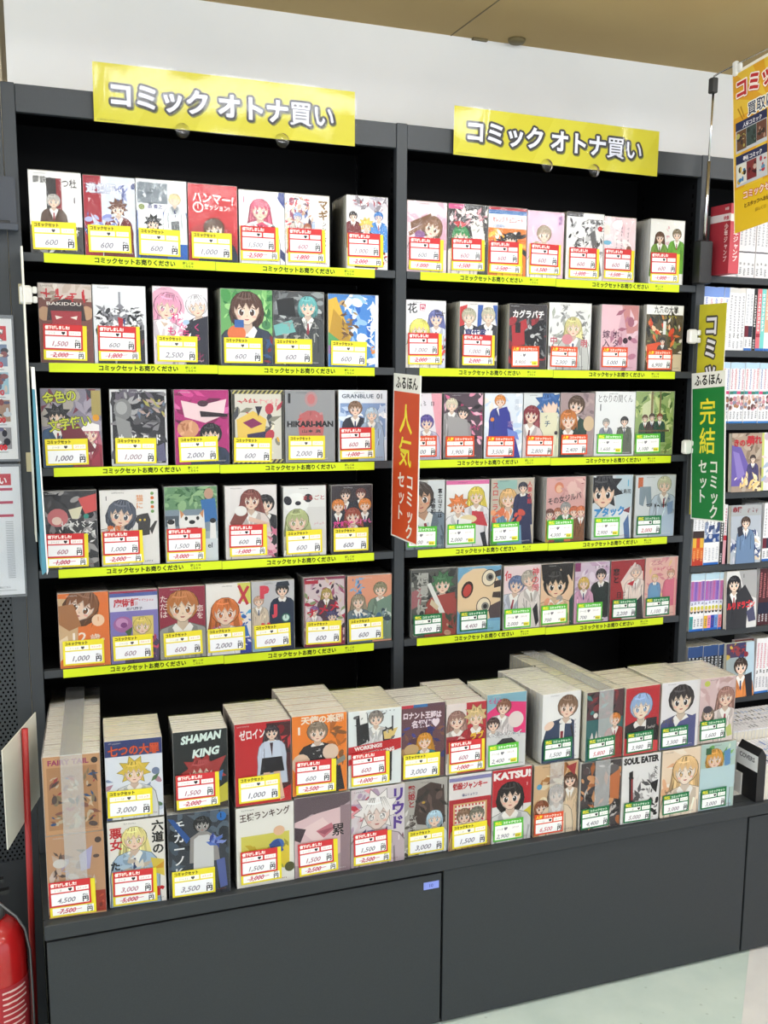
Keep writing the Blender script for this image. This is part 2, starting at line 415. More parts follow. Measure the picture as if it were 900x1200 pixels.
# ------------------------------------------------------------------ bookcases
def slots(b, x, y0, y1, z0, z1, side):
    z = z0
    while z < z1:
        for y in (y0, y1): b.box(*(sorted((x, x+side*.5))), y, y+7, z, z+11)
        z += 25
def bookcase(x0, x1, label, zs, left_post=True, xe=None):
    r = empty('bookcase', (0, 0, 0)); tag(r, label, 'bookcase')
    posts = ([(x0, x0+28)] if left_post else []) + [(x1, x1+28)]
    for a, b_ in posts:
        MB().bev(a, b_, 0, 22, LEDGE, H, 1.2).build('post', M['steel'], r)
        MB().box(a+3, b_-3, 22, 340, LEDGE, H-2).build('side_panel', M['black'], r)
    a = x0+28.3; xp = x1; x1 = x1-.3
    MB().bev(a, x1, 3, 22, HB, H-1, 1).build('header', M['steel'], r)
    MB().box(a, x1, 22, 340, H-22, H-3).build('top_panel', M['black'], r)
    MB().box(a, x1, 334, 346, LEDGE, H-3).build('back_panel', M['black'], r)
    s = MB(); slots(s, x0+25.1, 40, 300, LEDGE+30, H-60, 1); slots(s, xp+2.9, 40, 300, LEDGE+30, H-60, -1)
    tag(s.build('bracket_slots', M['gap'], r), kind='stuff')
    for z in zs:
        sh = MB().bev(a+1, x1-1, 1, 20, z-LT, z, .8).build('shelf', M['steel'], r)
        MB().box(a+1, x1-1, 20, 330, z-LT+2, z).build('shelf_board', M['black'], sh)
    return r
bookcase(0, 900, 'tall charcoal steel bookcase with five shelves, left of the orange sign', ZS)
bookcase(900, 1800, 'tall charcoal steel bookcase with five shelves between the orange and green signs', ZS, False)
Z3 = [1889, 1681, 1469, 1265, 1047, 845, 625]
bookcase(1800, 2700, 'charcoal steel bookcase holding upright paperbacks at the right edge', Z3, False)
r = tag(empty('display_ledge'), 'continuous charcoal display ledge under the stacked comic sets', 'ledge')
MB().bev(0, 2728, -360, -330, LEDGE-34, LEDGE, 2).build('front_edge', M['steel2'], r)
MB().box(0, 2728, -330, 340, LEDGE-30, LEDGE).build('top_board', M['steel2'], r)
def base(x0, x1, label, gap):
    r = tag(empty('base_cabinet'), label, 'cabinet')
    MB().box(x0, x1, -330, 340, 6, LEDGE-34).build('body', M['gap'], r)
    MB().bev(x0+(4 if x0 == 0 else 3), x1-3, -352, -331, 9, LEDGE-34-gap, 1).build('door', M['steel2'], r)
    MB().box(x0, x1, -340, -320, 0, 9).build('plinth', M['blackp'], r)
    return r
b0 = base(0, 907, 'low charcoal cabinet front with a small blue number tag', 8)
base(907, 1815, 'low plain charcoal cabinet front in the middle of the base', 0.4)
base(1815, 2728, 'low charcoal cabinet front at the far right of the base', 6)
A = Art(40, 19, '8a9ae8', .4); A.text('10', 13, 5, 12, '4a58b0', .02); n10 = A.build('number_tag', None, (857, -353.2, 370)); n10['label'] = 'small blue tag with the number 10'; n10.parent = b0
struct(MB().box(0, 2728, -338, -330, 0, 4).build('baseboard_front', M['gap']))
# left neighbour: perforated end panel
r = tag(empty('perforated_end_panel'), 'dark perforated metal panel left of the bookcase', 'display panel')
b = MB(); px, pz = 10.4, 9.0; x_right = -32.0
vs = []; fs = []
nc, nr = 26, 178
for i in range(nc):
    for j in range(nr):
        cx = x_right-(i+.5)*px; cz = 440+(j+.5)*pz
        off = (px/4 if j % 2 else -px/4)
        k = len(vs)
        for q in range(8):
            t = math.pi*2*(q+.5)/8; vs.append((cx+off+2.5*math.cos(t), 2, cz+3.0*math.sin(t)))
        bx = [(px/2,pz/4),(px/4,pz/2),(-px/4,pz/2),(-px/2,pz/4),(-px/2,-pz/4),(-px/4,-pz/2),(px/4,-pz/2),(px/2,-pz/4)]
        cor = [(px/2,pz/2),None,(-px/2,pz/2),None,(-px/2,-pz/2),None,(px/2,-pz/2),None]
        for u, v in bx: vs.append((cx+u, 2, cz+v))
        for q in range(8): fs.append((k+q, k+8+q, k+8+(q+1) % 8, k+(q+1) % 8))
        for (u, v), q in (((px/2,pz/2),0),((-px/2,pz/2),2),((-px/2,-pz/2),4),((px/2,-pz/2),6)):
            vs.append((cx+u, 2, cz+v)); fs.append((k+8+q, len(vs)-1, k+8+(q+1) % 8))
b.add(vs, fs); tag(b.build('perforated_sheet', M['steel'], r), kind='stuff')
MB().box(x_right-nc*px, x_right, 14, 20, 40, 2205).build('back_sheet', M['gap'], r)
MB().bev(-33, -.6, -1, 24, 0, 2206, 1.5).build('upright', M['steel'], r)
MB().box(x_right-nc*px, -33, 0, 12, 0, 440).build('kick_panel', M['steel'], r)
MB().box(x_right-nc*px, -33, 0, 12, 2042, 2206).build('cap_panel', M['steel'], r)

# ------------------------------------------------------------------ the comics: (label, page tint / cover edge, cover drawing)
BW = 'ffffff cfcfcf 8a8a8a 444444 1d1d1d'
U = {}   # (row, bay) -> list of (label, bg, ops, tag, price, old)
U[1, 0] = [
 ('comic set with white cover, silver-haired figure in brown vest and grey lower band', 'ecebea',
  [R(33,8,52,55,'3c3a3d'), R(52,8,62,48,'8c2b33'), F(46,36,12,'b9b5b0','5f473b',seed=3), R(0,66,100,100,'4a4848'), N(4,26,'e8e6e4 9a9898 222222 cfcccc',0,66,100,100,9),
   T('鋼鉄の',8,6,15,'2a2728',fit=38), T('つ杜',62,8,18,'2f2c2d',fit=30), T('1',82,28,17,'55525a'), S(5,68,90,8,'ffffff',7,7)], 'Y', '600', ''),
 ('comic set with red and sky blue cover, brown spiky hair and white title', 'dfe6ee',
  [R(0,0,34,100,'a8283a'), P('d9dfea',34,0,100,0,100,100,34,100), N(11,14,'6f78a8 9aa3cf 4b5488',60,10,100,36,9), F(66,40,13,'6b3f2c','7a2a30','k',seed=2), N(12,22,'f2f4ff b9c0e8 4a56a0 8c94d0',5,48,80,80,11),
   P('c9cdea',12,46,34,64,24,72), T('遊戯王',5,9,20,'f4f4f8',fit=58,out='8890b0',ow=.05), T('7',8,27,10,'f4e0e0')], 'Y', '600', ''),
 ('comic set with white and blue cover, blond figure in white shirt beside dark-haired boy', 'eef1f4',
  [R(0,40,100,100,'1c4e98'), P('2a66b8',0,52,60,40,100,62,100,100,0,100), R(2,32,52,64,'eef0f3'), R(2,4,62,30,'7d8790'), N(21,20,'aab4bc 5e6870 cdd4d8',4,5,62,30,7),
   F(76,24,11,'dcc890','e9eef2',skin='f0dcc8',seed=4,shirt='8a8f98'), P('6a6f74',68,52,84,50,86,78,70,78), F(32,56,12,'2a2c30','2b3d86','k',seed=5), E(10,35,6,6,'7f8c48'), T('森 貴之',22,31,9,'3a3f7a')], 'Y', '600', ''),
 ('comic set with red cover, big white tilted title and brown-haired boy in navy', 'c9202c',
  [R(0,6,100,100,'c9222e'), P('b01824',0,60,60,40,100,70,100,100,0,100), F(52,58,19,'5a3a28','1e2740',seed=6,rot=8), E(20,30,11,11,'f5f2f0'), E(20,30,8,8,'c9222e'), T('1',16.5,24,13,'ffffff'),
   T('ハンマー!',8,9,23,'fbf7f5',fit=84,rot=-3,off=.03), T('セッション!',32,24,13,'fbf7f5',fit=52,rot=-3,off=.03)], 'Y', '1,000', ''),
 ('comic set with white cover, pink-haired girl with pink bow and navy stripe', 'f3f1f2',
  [P('34406e',60,58,100,84,100,96,52,70), P('3a4a90',88,0,100,0,100,22,84,8), F(46,26,20,'d05a78','eceaf0','l',seed=7), P('d8587a',36,46,50,42,64,47,52,54), T('1',6,7,17,'d8487a'), T('カノジョも',5,47,22,'2a262a',fit=78,rot=4)], 'R', '1,500', '2,500'),
 ('comic set with white cover crowded with small pale figures and vertical brown title', 'efe9e4',
  [N(31,90,'c8a088 7a8cc0 d8c0b0 a05a70 5a4a60 e8d4c0 b8c8e0 d0606a',0,6,66,86,10), F(28,32,9,'8aa0d0','d8d0c8',seed=8), F(50,46,8,'b06a50','8898c8',seed=9),
   VT('マギ',86,5,22,'8a6a40',off=.04), VT('シンドバッド',88,36,11,'2c2a2c'), VT('の冒険',72,50,9,'55505a')], 'R', '600', '1,800'),
 ('comic set with white cover, three figures, one in blue, standing apart beside the middle post', 'efecee',
  [N(41,30,'d8d4d8 b8b4c0 c8b8c0 908890',0,2,100,20,13), S(14,4,74,10,'a02838',42,5), F(16,28,9,'2e2a30','7a2e36',seed=10), F(78,27,10,'3f7fc8','4a90d8',seed=11), F(48,40,12,'e0c860','2e2a30','k',seed=12), P('d8b0a0',4,54,26,50,24,84,6,84), N(43,16,'2a2628 c03040 484048',70,60,100,100,6)], 'R', '1,000', '2,000')]
U[1, 1] = [
 ('comic set with pale pink cover and windswept light brown hair beside the middle post', 'ecd6dc',
  [N(51,16,'e0b8c8 d8a8bc f4e4e8',0,0,100,60,22), F(64,36,22,'8a6248','e4c4ce','b',seed=13,rot=-18), P('7a5640',8,30,60,16,64,24,10,40), P('8a6248',4,44,50,28,50,34,6,50), E(32,47,13,10,'8a5a90')], 'R', '600', '1,000'),
 ('comic set with dark cover, green-haired girl wearing a red bow and pink flowers', '3c393c',
  [R(0,0,40,7,'d05a90'), N(53,34,'f0d8d8 e8b8c0 f4ece4 c89098',5,8,100,30,12), P('e8e6e2',56,28,86,22,96,56,66,58), N(54,14,'c8c4c0 9a9690 f4f0ec',58,26,92,56,6), F(32,46,20,'2f8a4c','e4d8d0','b',seed=14), P('c8343a',12,26,30,24,26,34), P('c8343a',30,24,46,28,34,34)], 'R', '600', '1,500'),
 ('comic set with white and pale blue title band over orange and black drawing', 'e8eef2',
  [R(0,0,100,4,'b83a4a'), R(0,4,100,10,'4a78b0'), R(0,30,100,100,'e07a2e'), N(56,26,'1c1a1c f0c040 e8e4dc 2a282a f0b050',5,34,100,72,13), F(58,48,16,'1e1c1e','f0b830','s',seed=15,face=0), T('オレンジ チョコレート',10,13,15,'d8452c',fit=80,off=.03), T('山田南平',12,25,8,'3a5a98')], 'R', '600', '1,500'),
 ('comic set with pink cover, ash-blond couple and blue rose', 'ecc6d6',
  [R(0,0,100,24,'ecc0d4'), F(46,34,18,'a09078','e8e0dc',seed=16), F(26,56,14,'c8b898','f0e8e4',seed=17), E(72,60,16,15,'2f62a8'), E(72,60,9,8,'5a8ad0'), VT('椿屋',90,5,13,'7a4a98')], 'R', '600', '1,500'),
 ('comic set with white cover covered in black ink sketches and a red dot', 'eae9e8',
  [R(0,0,44,6,'55555a'), N(57,80,'5a585a 9a989a 2e2c2e c8c6c6 e8e6e6',5,12,98,62,9), VT('',1,1,1,'000'), S(50,4,48,16,'2c2a2c',58,5), E(90,22,6,6,'c8303a'), P('6a686a',62,30,76,24,98,92,88,96)], 'R', '600', '1,000'),
 ('comic set with pale pink cover and thin vertical lettering', 'eed8dc',
  [N(59,14,'f4e4e4 e4c4cc f8eeec',0,0,100,70,22), E(12,40,14,6,'7ab8d0'), E(10,20,10,14,'e8dcd4'), S(36,18,9,46,'9a8a94',60,7), S(52,12,9,60,'8a7a88',61,9), S(72,14,9,50,'9a8a94',62,8), E(36,54,5,5,'4a3038'), E(80,48,8,8,'8a6050'), P('9ac8d8',78,70,100,60,100,90,84,96)], 'R', '600', '1,500'),
 ('comic set with white cover, long-haired girl and man in green, at the right post', 'efeeea',
  [F(28,28,12,'5a3a2c','7aa048','l',seed=18), F(78,22,12,'7a6a50','6fae3c',seed=19), S(46,8,10,34,'e0a8b4',63,3), N(64,10,'8a5a40 5a7a3a 3a3a3a',4,62,96,98,6)], 'R', '600', '1,000')]
U[2, 0] = [
 ('comic set with brown-red cover, fierce red face and jagged red title', '7a4a40',
  [R(0,0,100,18,'d0c4bc'), N(71,18,'c0b0a4 a09080 e0d8d0',0,0,100,20,12), E(10,38,12,14,'c09a78'), E(90,36,12,14,'c09a78'), P('3a2a28',18,26,50,18,84,26,88,46,14,46), P('a8343c',22,34,80,34,78,62,58,80,42,80,26,62), P('f0e8e0',30,40,44,42,32,45), P('f0e8e0',72,40,58,42,70,45), N(72,14,'7a2a30 c86a68 8a343a',22,46,80,98,10), S(4,4,92,18,'c4242c',73,4), T('BAKIDOU',14,22,9,'e8e0d8',fit=66)], 'R', '1,500', '2,000'),
 ('comic set with white cover and dense black and white heap of shards', 'e6e7ea',
  [P('8a8890',6,52,50,22,96,50,96,100,6,100), N(74,160,'18181a 3a3a3e f4f4f6 f4f4f6 8a8a90',6,28,94,58,7), R(48,8,52,24,'9a9aa2'), P('b82a34',46,40,56,42,54,60,48,60), P('2a3a80',56,42,60,44,58,56), R(8,56,92,62,'d8d8dc'), P('2c2a2e',6,60,96,56,96,100,6,100), N(75,24,'4a484e 6a3038 a8a6ac',10,66,96,98,10)], 'R', '600', '1,800'),
 ('comic set with white cover, pale pink hair meeting black jacket, pink title letters', 'f0e8ee',
  [E(24,28,34,40,'eab4c8'), F(26,26,22,'e8a4c0','f0e4ec','l',seed=20,rot=-10), F(80,24,18,'e4e0e4','2c2c38',seed=21,rot=10), N(76,30,'f4dce8 b8d0e8 e8a0c0 ffffff',20,34,64,82,9), P('2e2e3c',66,44,100,36,100,84,78,82), T('れ',32,32,17,'d83a80'), T('も',24,50,19,'d83a80'), T('ん',46,44,14,'e05a98'), T('ち',52,54,15,'d83a80'), T('く',72,46,15,'d83a80'), T('ろ',74,60,13,'d83a80'), T('化',74,84,18,'8a2a5a')], 'Y', '2,500', ''),
 ('comic set with green leafy cover and brown-haired schoolgirl showing an orange fist', '6fae68',
  [N(77,44,'4a9a50 8cc87a a8d890 2f7a40',0,0,100,60,14), F(50,26,28,'5a3a2c','3a4458','b',seed=22), E(30,58,18,16,'e07a48'), P('3a6ab0',26,40,44,40,44,50,26,50), P('2a4a8a',30,66,52,62,48,78), E(88,46,9,9,'4a8a58'), T('1',85,40,11,'183820'), N(78,8,'8a2a34 3a5a88',70,66,100,98,10)], 'Y', '600', ''),
 ('comic set with dark charcoal cover and teal-haired figure', '56585a',
  [N(79,60,'2a2c2e 7a7e80 9aa0a2 3c3e40 c0c4c4',0,0,100,98,15), P('1a1c1e',6,12,40,8,44,34,10,32), F(68,20,17,'6ab4b4','4a4e50','b',seed=23), P('7abcb8',0,46,36,38,44,54,4,60), S(20,38,70,14,'9a9c98',80,4), S(14,54,80,14,'a8aaa4',81,4)], 'Y', '600', ''),
 ('comic set with bright blue cover and tilted yellow sailing ship', 'c8dcec',
  [R(0,0,100,100,'4a8ad0'), N(82,40,'2a6ac0 e8f2fa 9cc4e8 ffffff',40,0,100,98,16), P('e0b840',0,8,16,4,46,58,38,72,0,64), P('c09830',10,20,40,44,44,70,0,62), P('5aa86a',0,52,42,74,36,84,0,78), P('9a78b0',0,70,30,76,24,84,0,82), N(83,24,'8a6a40 c8a870 6a4a30',26,10,56,60,7), VT('',1,1,1,'000'), S(74,12,20,56,'f4f8fc',84,4), N(85,5,'e09040 c04040',84,70,98,80,6), R(94,0,100,100,'e8ecf0')], 'Y', '600', '')]
U[2, 1] = [
 ('comic set with white cover, blond girl in front of blue-haired girl, brush title', 'eeedef',
  [F(76,26,17,'6a70a8','d8dcec','l',seed=24), F(34,44,22,'e4dc70','f2ece4','l',seed=25), T('花',4,5,25,'2a262a',rot=6), R(32,5,50,18,'f4e8ec'), T('園',33,5,17,'c02858'), S(72,12,26,12,'3a3038',86,2), N(87,14,'e8504a 3a3a60 c83a6a',60,56,100,96,7)], 'R', '1,000', '2,000'),
 ('comic set with two ash-blond heads between red and blue stripes, navy title', 'e6e2e0',
  [P('c83a3a',0,8,20,4,8,50,0,60), P('3a62b0',48,4,62,4,54,50,46,50), P('3a62b0',88,4,100,4,100,40), F(24,22,17,'b8b49c','3a3a40',seed=26,body=1), F(76,20,17,'c4c0a8','3c3c44',seed=27), R(12,42,88,56,'f0eef0'), T('真代家',14,40,19,'2a3470',fit=58,off=.04), N(88,16,'a03040 3a3a3a c8c4c0',70,58,100,98,8)], 'R', '1,000', '2,000'),
 ('comic set with dark cover, white bold title and red and charcoal brush strokes', '3c3638',
  [N(89,46,'221e20 8a2a30 5a5456 7a7476 a83238',0,14,100,92,15), P('b83238',6,34,44,22,56,60,10,66), P('1c1a1c',40,40,92,22,96,84,44,80), N(90,24,'8a8c8c 5a6062 c8c8c8',44,30,96,80,8), R(16,28,30,44,'241e20'), T('カグラバチ',8,9,19,'f4f2f0',fit=84,off=.04)], 'P2', '9,900', ''),
 ('comic set with white cover, grey lace and blond girl, pink lettering', 'e8e8e6',
  [N(92,70,'c4c4c2 9a9a98 e4e4e0 b0b4a8 787876',2,6,98,80,10), F(58,36,18,'d4cc90','c8c8c4','l',seed=28), E(44,54,13,11,'d89098'), T('中',3,50,18,'c0405a'), T('明',76,54,17,'c8485a'), S(76,44,14,10,'5a4a50',93,1)], 'P', '2,300', ''),
 ('comic set with mauve pink cover and large vertical purple lettering', 'd8b0bc',
  [P('e8c4cc',0,0,56,0,40,60,0,70), P('c88a88',54,0,100,0,100,40,70,44), N(94,24,'c090a0 e4c8d0 a8687c b87a90',30,10,100,98,14), E(66,54,7,7,'3a1a28'), E(78,50,5,5,'3a1a28'), VT('ホタル',40,38,20,'5a2a48'), VT('嫁入り',14,38,20,'5a2a48')], 'P', '5,000', ''),
 ('comic set with fiery street scene under a white title band', 'c8b090',
  [R(0,0,100,14,'f0eeea'), R(0,14,100,100,'5a5038'), N(95,70,'d8502c e07a3a 3a3428 8a9a58 f0c8a0 a83028 e8e0d0 2a2824',0,14,100,90,12), P('e0582c',4,60,50,54,54,82,4,84), R(46,24,54,44,'e4e4e0'), F(46,54,7,'2a2826','4a4840',seed=29), T('九条の大罪',20,1,17,'2a2624',fit=66), S(40,14,44,7,'b8a838',96,5), R(76,74,100,100,'d8c8a8')], 'P', '6,900', '')]
U[3, 0] = [
 ('comic set with grey violet cover, yellow-green tilted title and figure in Santa hat', '8a8494',
  [N(97,40,'5a5668 a8a0b0 7a3a48 3c3a48 b0a8a0',0,0,100,96,18), R(84,2,100,34,'b0a060'), F(26,36,15,'2a2628','3a5a80','k',seed=30), F(80,58,14,'c07080','a8384a','l',seed=31), P('f4f0ee',60,54,78,42,96,46,96,54), P('7a2a38',30,50,60,44,90,80,40,86), T('金色の',4,5,23,'d8e040',fit=56,rot=8,out='5a5a30',ow=.05), T('文字使い',12,40,22,'d8e040',fit=72,rot=9,out='5a5a30',ow=.05), E(91,37,6,6,'e0a020')], 'Y', '1,000', ''),
 ('comic set with white-bordered black cover, grey skeleton shapes and white title', 'dcdcde',
  [R(3,3,97,97,'2e2c30'), N(98,80,'5a585c 8a888c 3c3a3e b0aeb0 4a4650 6a6270',4,4,96,90,13), E(22,26,16,20,'8a8a8a'), E(20,24,10,12,'b0b0b0'), P('9a9a9a',8,34,34,42,38,74,14,66), N(99,20,'c0a8a0 b8b060 6a7a90',46,10,96,34,8), P('6a6888',78,76,94,70,98,94,82,96), T('1',48,5,12,'d8d8d8'), T('オーバーロード',12,58,20,'f6f6f6',fit=76,off=.03)], 'Y', '1,000', ''),
 ('comic set with magenta cover, black-haired boy throwing a fist below pale eyes', 'b8307a',
  [R(0,0,100,100,'b82c7c'), N(100,26,'d8509a 8a1c58 e070b0 6a1848',0,0,100,98,14), P('f0d4d8',12,14,50,20,96,12,90,34,56,44,18,36), E(52,18,10,6,'4a2a3a'), P('2a1420',46,28,98,32,98,36,48,36), E(24,52,20,17,'d8a078'), N(101,8,'b87a54 e8b890',10,42,40,62,8), F(66,60,18,'1e1a20','34405a',seed=32), P('2a3450',36,74,60,64,70,84,40,90)], 'Y', '2,000', ''),
 ('comic set with yellow and black hazard-striped border and masked face', 'b8b078',
  [R(0,0,100,100,'3a382c')]+[P('c8be70',k*9-4,0,k*9,0,k*9-6,5,k*9-10,5) for k in range(1,13)]+[P('c8be70',k*9-4,95,k*9,95,k*9-6,100,k*9-10,100) for k in range(1,13)]+
  [R(5,5,95,95,'d8d4c8'), N(102,30,'f0e8d0 8a8878 e0b040 4a4a50 c04050',5,20,95,90,13), P('e8c860',8,40,40,28,66,40,60,68,10,66), P('8a2c60',20,44,40,38,58,46,36,52), P('2a2838',44,22,58,22,50,36), P('3a3058',28,60,64,56,60,88,30,88), S(10,10,40,9,'c82834',103,4), S(52,11,40,9,'e0a0a0',104,4), T('1',82,16,10,'c82834')], 'Y', '600', ''),
 ('comic set with plain grey cover and red anatomical outline behind heavy black capitals', '9a9b9d',
  [E(52,12,13,15,'b89090'), E(52,12,8,10,'c87878'), P('c06a6a',28,34,44,28,60,28,76,34,78,50,72,90,32,90,26,50), N(105,30,'d84a4a a85a5a c89090',28,30,76,90,5), T('1',2,2,24,'2c2c2e',off=.06), T('HIKARI-MAN',3,41,15,'1a1a1c',fit=94,off=.05), T('山本 真',32,54,7,'3a3a3c',fit=40)], 'Y', '2,000', ''),
 ('comic set with white and ice blue cover, brown-haired man beside silver-haired girl', 'e4e8ee',
  [R(3,18,97,66,'8aa4cc'), N(106,40,'c8d8ec 4a6aa8 e8f0f8 6a8ac0 ffffff',3,20,97,70,13), R(3,70,97,97,'d4dce8'), F(34,26,13,'8a6a50','30303e',seed=33), F(68,34,12,'b8ccdc','a8bcd4','l',seed=34), T('GRANBLUE',6,4,11,'3a4a60',fit=66), T('01',78,3,14,'2a3440')], 'R', '600', '1,000')]
U[3, 1] = [
 ('comic set with pale cover, violet-haired face and pink corner, half hidden by the orange sign', 'e8e2e8',
  [P('e8a8b4',70,0,100,0,100,100,96,100), F(58,44,18,'5a4a9a','c8c4dc',seed=35), S(30,10,30,10,'5a505a',107,2), T('日',68,12,12,'3a3440')], 'P', '1,400', ''),
 ('comic set with grey hoodie couple on pink and black floral cover', '57454f',
  [N(108,50,'d86a94 e898b4 2a2026 f0c0d0 1c1418 b83a6c',0,0,100,96,12), F(20,18,14,'d8d0b8','a8a4a4',seed=36), F(50,30,14,'3a3434','9a9696',seed=37,rot=-10), P('a8a4a4',10,34,60,40,66,76,14,80), S(66,44,28,16,'c83a7c',109,3)], 'P', '1,900', ''),
 ('comic set with pale sky cover and orange-haired figure in long blue coat', 'e0e6ee',
  [N(110,26,'c8d8ec f4f6f8 a8c8e4 f0e4d8',0,0,100,98,18), F(40,12,13,'d88a3a','34409a',seed=38), P('34389a',36,24,58,20,78,60,96,100,52,100,44,60), P('7a90d8',60,54,86,60,92,72,62,66), E(20,40,5,5,'e08a3a'), VT('青春',84,8,14,'c8d0dc'), T('恋',60,42,16,'9a7aa8')], 'P', '3,500', ''),
 ('comic set with dark red long-haired girl leaning toward blue-haired boy', 'dce0e0',
  [F(72,20,26,'3a6aa8','dcdcc0','k',seed=39,rot=12,face=0), P('e4e0c4',46,30,96,30,92,80,50,84), F(22,34,20,'8a2a34','e0d0d0','l',seed=40,rot=-8), T('イ',58,34,10,'5a6a78'), T('チ',58,42,18,'3a5a78'), E(92,62,5,5,'3a2a30')], 'P', '2,800', ''),
 ('comic set with dusty mauve cover, brown-haired man hugging orange-haired girl', 'b09a9a',
  [N(111,34,'a08a8c c0aaa8 8e7a7e',40,0,100,60,9), F(46,20,22,'5e4632','2f4a3c',seed=41,rot=-12), F(24,42,22,'d08038','2c4438','b',seed=42), E(84,48,16,20,'dcc4a0')], 'P', '2,400', ''),
 ('comic set with nearly plain white cover and two small pupils at desks', 'ebecec',
  [T('となりの関くん',5,4,19,'6a6a6c',fit=88,off=0), T('1',8,17,20,'5a5a5c'), F(28,48,8,'9a9a98','8a90a0',seed=43), F(74,46,9,'2e2c2c','6a7060',seed=44), R(56,56,92,57.5,'5a5a58'), R(4,66,44,67.5,'6a6a68')], 'GL', '1,600', ''),
 ('comic set with green woodland cover and three small seated figures', '9ab070',
  [N(112,110,'6a8a48 a8bc70 c8d090 4a6a38 d8dca8 86a058',0,0,100,96,13), P('d4d8b0',20,20,46,10,52,60,16,60), R(40,0,46,44,'8a7a50'), R(62,0,66,40,'7a6a48'), F(26,42,7,'6a4a30','3a5a40',seed=45), F(44,40,7,'4a3a28','4a3830',seed=46), F(64,40,7,'8a4a34','2c5040',seed=47), R(10,60,90,63,'6a5a40')], 'GL', '1,100', '')]
U[4, 0] = [
 ('comic set with dark cover, round pink-haired head and red open hand', '3c3a3c',
  [N(113,50,'1e1c20 5a585c 8a8688 2c2830 a8a4a4',0,0,100,98,15), P('d85a58',66,10,100,4,100,26,78,30), E(28,34,19,18,'d0787c'), E(26,38,9,8,'f0d8cc'), P('e8e4c8',48,24,74,20,66,36,54,36), E(80,33,5,5,'3a9a88'), N(114,20,'e8e8e6 f6f6f4 c8c8c6',30,40,96,70,6), S(32,38,62,10,'f0f0ee',115,5), S(50,50,48,10,'f0f0ee',116,4)], 'R', '600', '1,000'),
 ('comic set with white cover, blue-grey bobbed hair and small black cat', 'eeebe8',
  [F(36,32,22,'5a6070','e4e0dc','b',seed=48,rot=-10), P('44403f',62,34,72,32,82,31,86,40,84,60,64,62,64,46), E(72,40,12,9,'44403f'), P('44403f',84,52,94,42,98,42,88,60), E(68,40,2,2,'e8c850'), E(76,40,2,2,'e8c850'), T('1',8,6,11,'6a6a6a'), VT('猫に',68,6,13,'e09a5a'), T('鬼ぎ',10,46,13,'e0762c',off=.04)]+[E(90,5+k*6,3,3,('7aa860','e0762c')[k % 2]) for k in range(5)], 'R', '1,000', '2,000'),
 ('comic set with laughing white dog and man in blue shirt under trees', 'a8b8c0',
  [R(0,30,100,60,'8a9aa8'), R(0,0,100,30,'6f9a70'), N(117,44,'4a7a4c 88b080 3a6a44 9cc090',0,0,100,26,12), R(0,38,26,52,'55606a'), E(84,10,9,11,'c8a088'), P('3a78b8',68,18,96,16,100,46,74,48), P('f2f0ee',26,48,28,30,38,38,64,38,74,30,76,62,66,86,34,86), P('d89a68',28,30,36,36,30,42), P('d89a68',74,30,66,36,72,42), E(40,42,3,4,'1a1818'), E(62,42,3,4,'1a1818'), E(51,47,6,4,'1a1818'), P('8a2a34',40,54,62,54,58,74,44,74), P('e06a74',44,62,58,62,55,74,47,74), P('f2f0ee',4,44,18,42,22,80,8,82), P('f2f0ee',86,44,96,44,98,86,84,86), E(11,46,7,5,'2a2828'), E(91,46,6,5,'2a2828'), R(0,70,100,100,'dce2e6'), T('el',80,74,14,'2a3440')], 'R', '1,500', '3,000'),
 ('comic set with white cover, long auburn-haired girl with white kitten and black-haired boy', 'eae5e4',
  [F(78,26,16,'262224','2e2a2c',seed=49), F(50,20,18,'8a4a40','e8dcd8','l',seed=50), P('8a4a40',8,50,36,14,44,40,20,66), E(30,34,12,10,'f2f0ee'), P('e8c8b8',46,42,86,52,84,58,44,48), N(118,24,'e8a0b4 f0c4d0 d87a98',70,62,100,96,10)], 'R', '600', '1,000'),
 ('comic set with white cover, pale green-haired girl wearing a panda hat', 'e9e8e6',
  [R(56,30,98,90,'e0dedc'), E(30,24,30,24,'f4f4f2'), E(10,20,9,11,'26242a',30), E(58,17,10,10,'26242a'), E(34,24,7,5,'26242a'), F(32,50,24,'b8c088','d8d4c8','l',seed=51), T('まるごと',44,13,12,'b84848',fit=52), S(70,52,26,5,'d8a8b0',119,4)], 'Y', '600', ''),
 ('comic set with black cover, group of orange-haired figures and pink script title', '3a3034',
  [F(34,14,13,'4a3830','2a2c38',seed=52), F(72,13,12,'6a3830','2c2a34',seed=53), F(16,30,14,'d8822c','2a2a36',seed=54), F(82,30,14,'e08a30','26262e',seed=55), F(52,46,18,'a04a34','3a2a30','l',seed=56), T('放課後',4,52,17,'e8489a',fit=52,off=.03), S(56,48,42,10,'f06ab0',120,4)], 'Y', '600', '')]
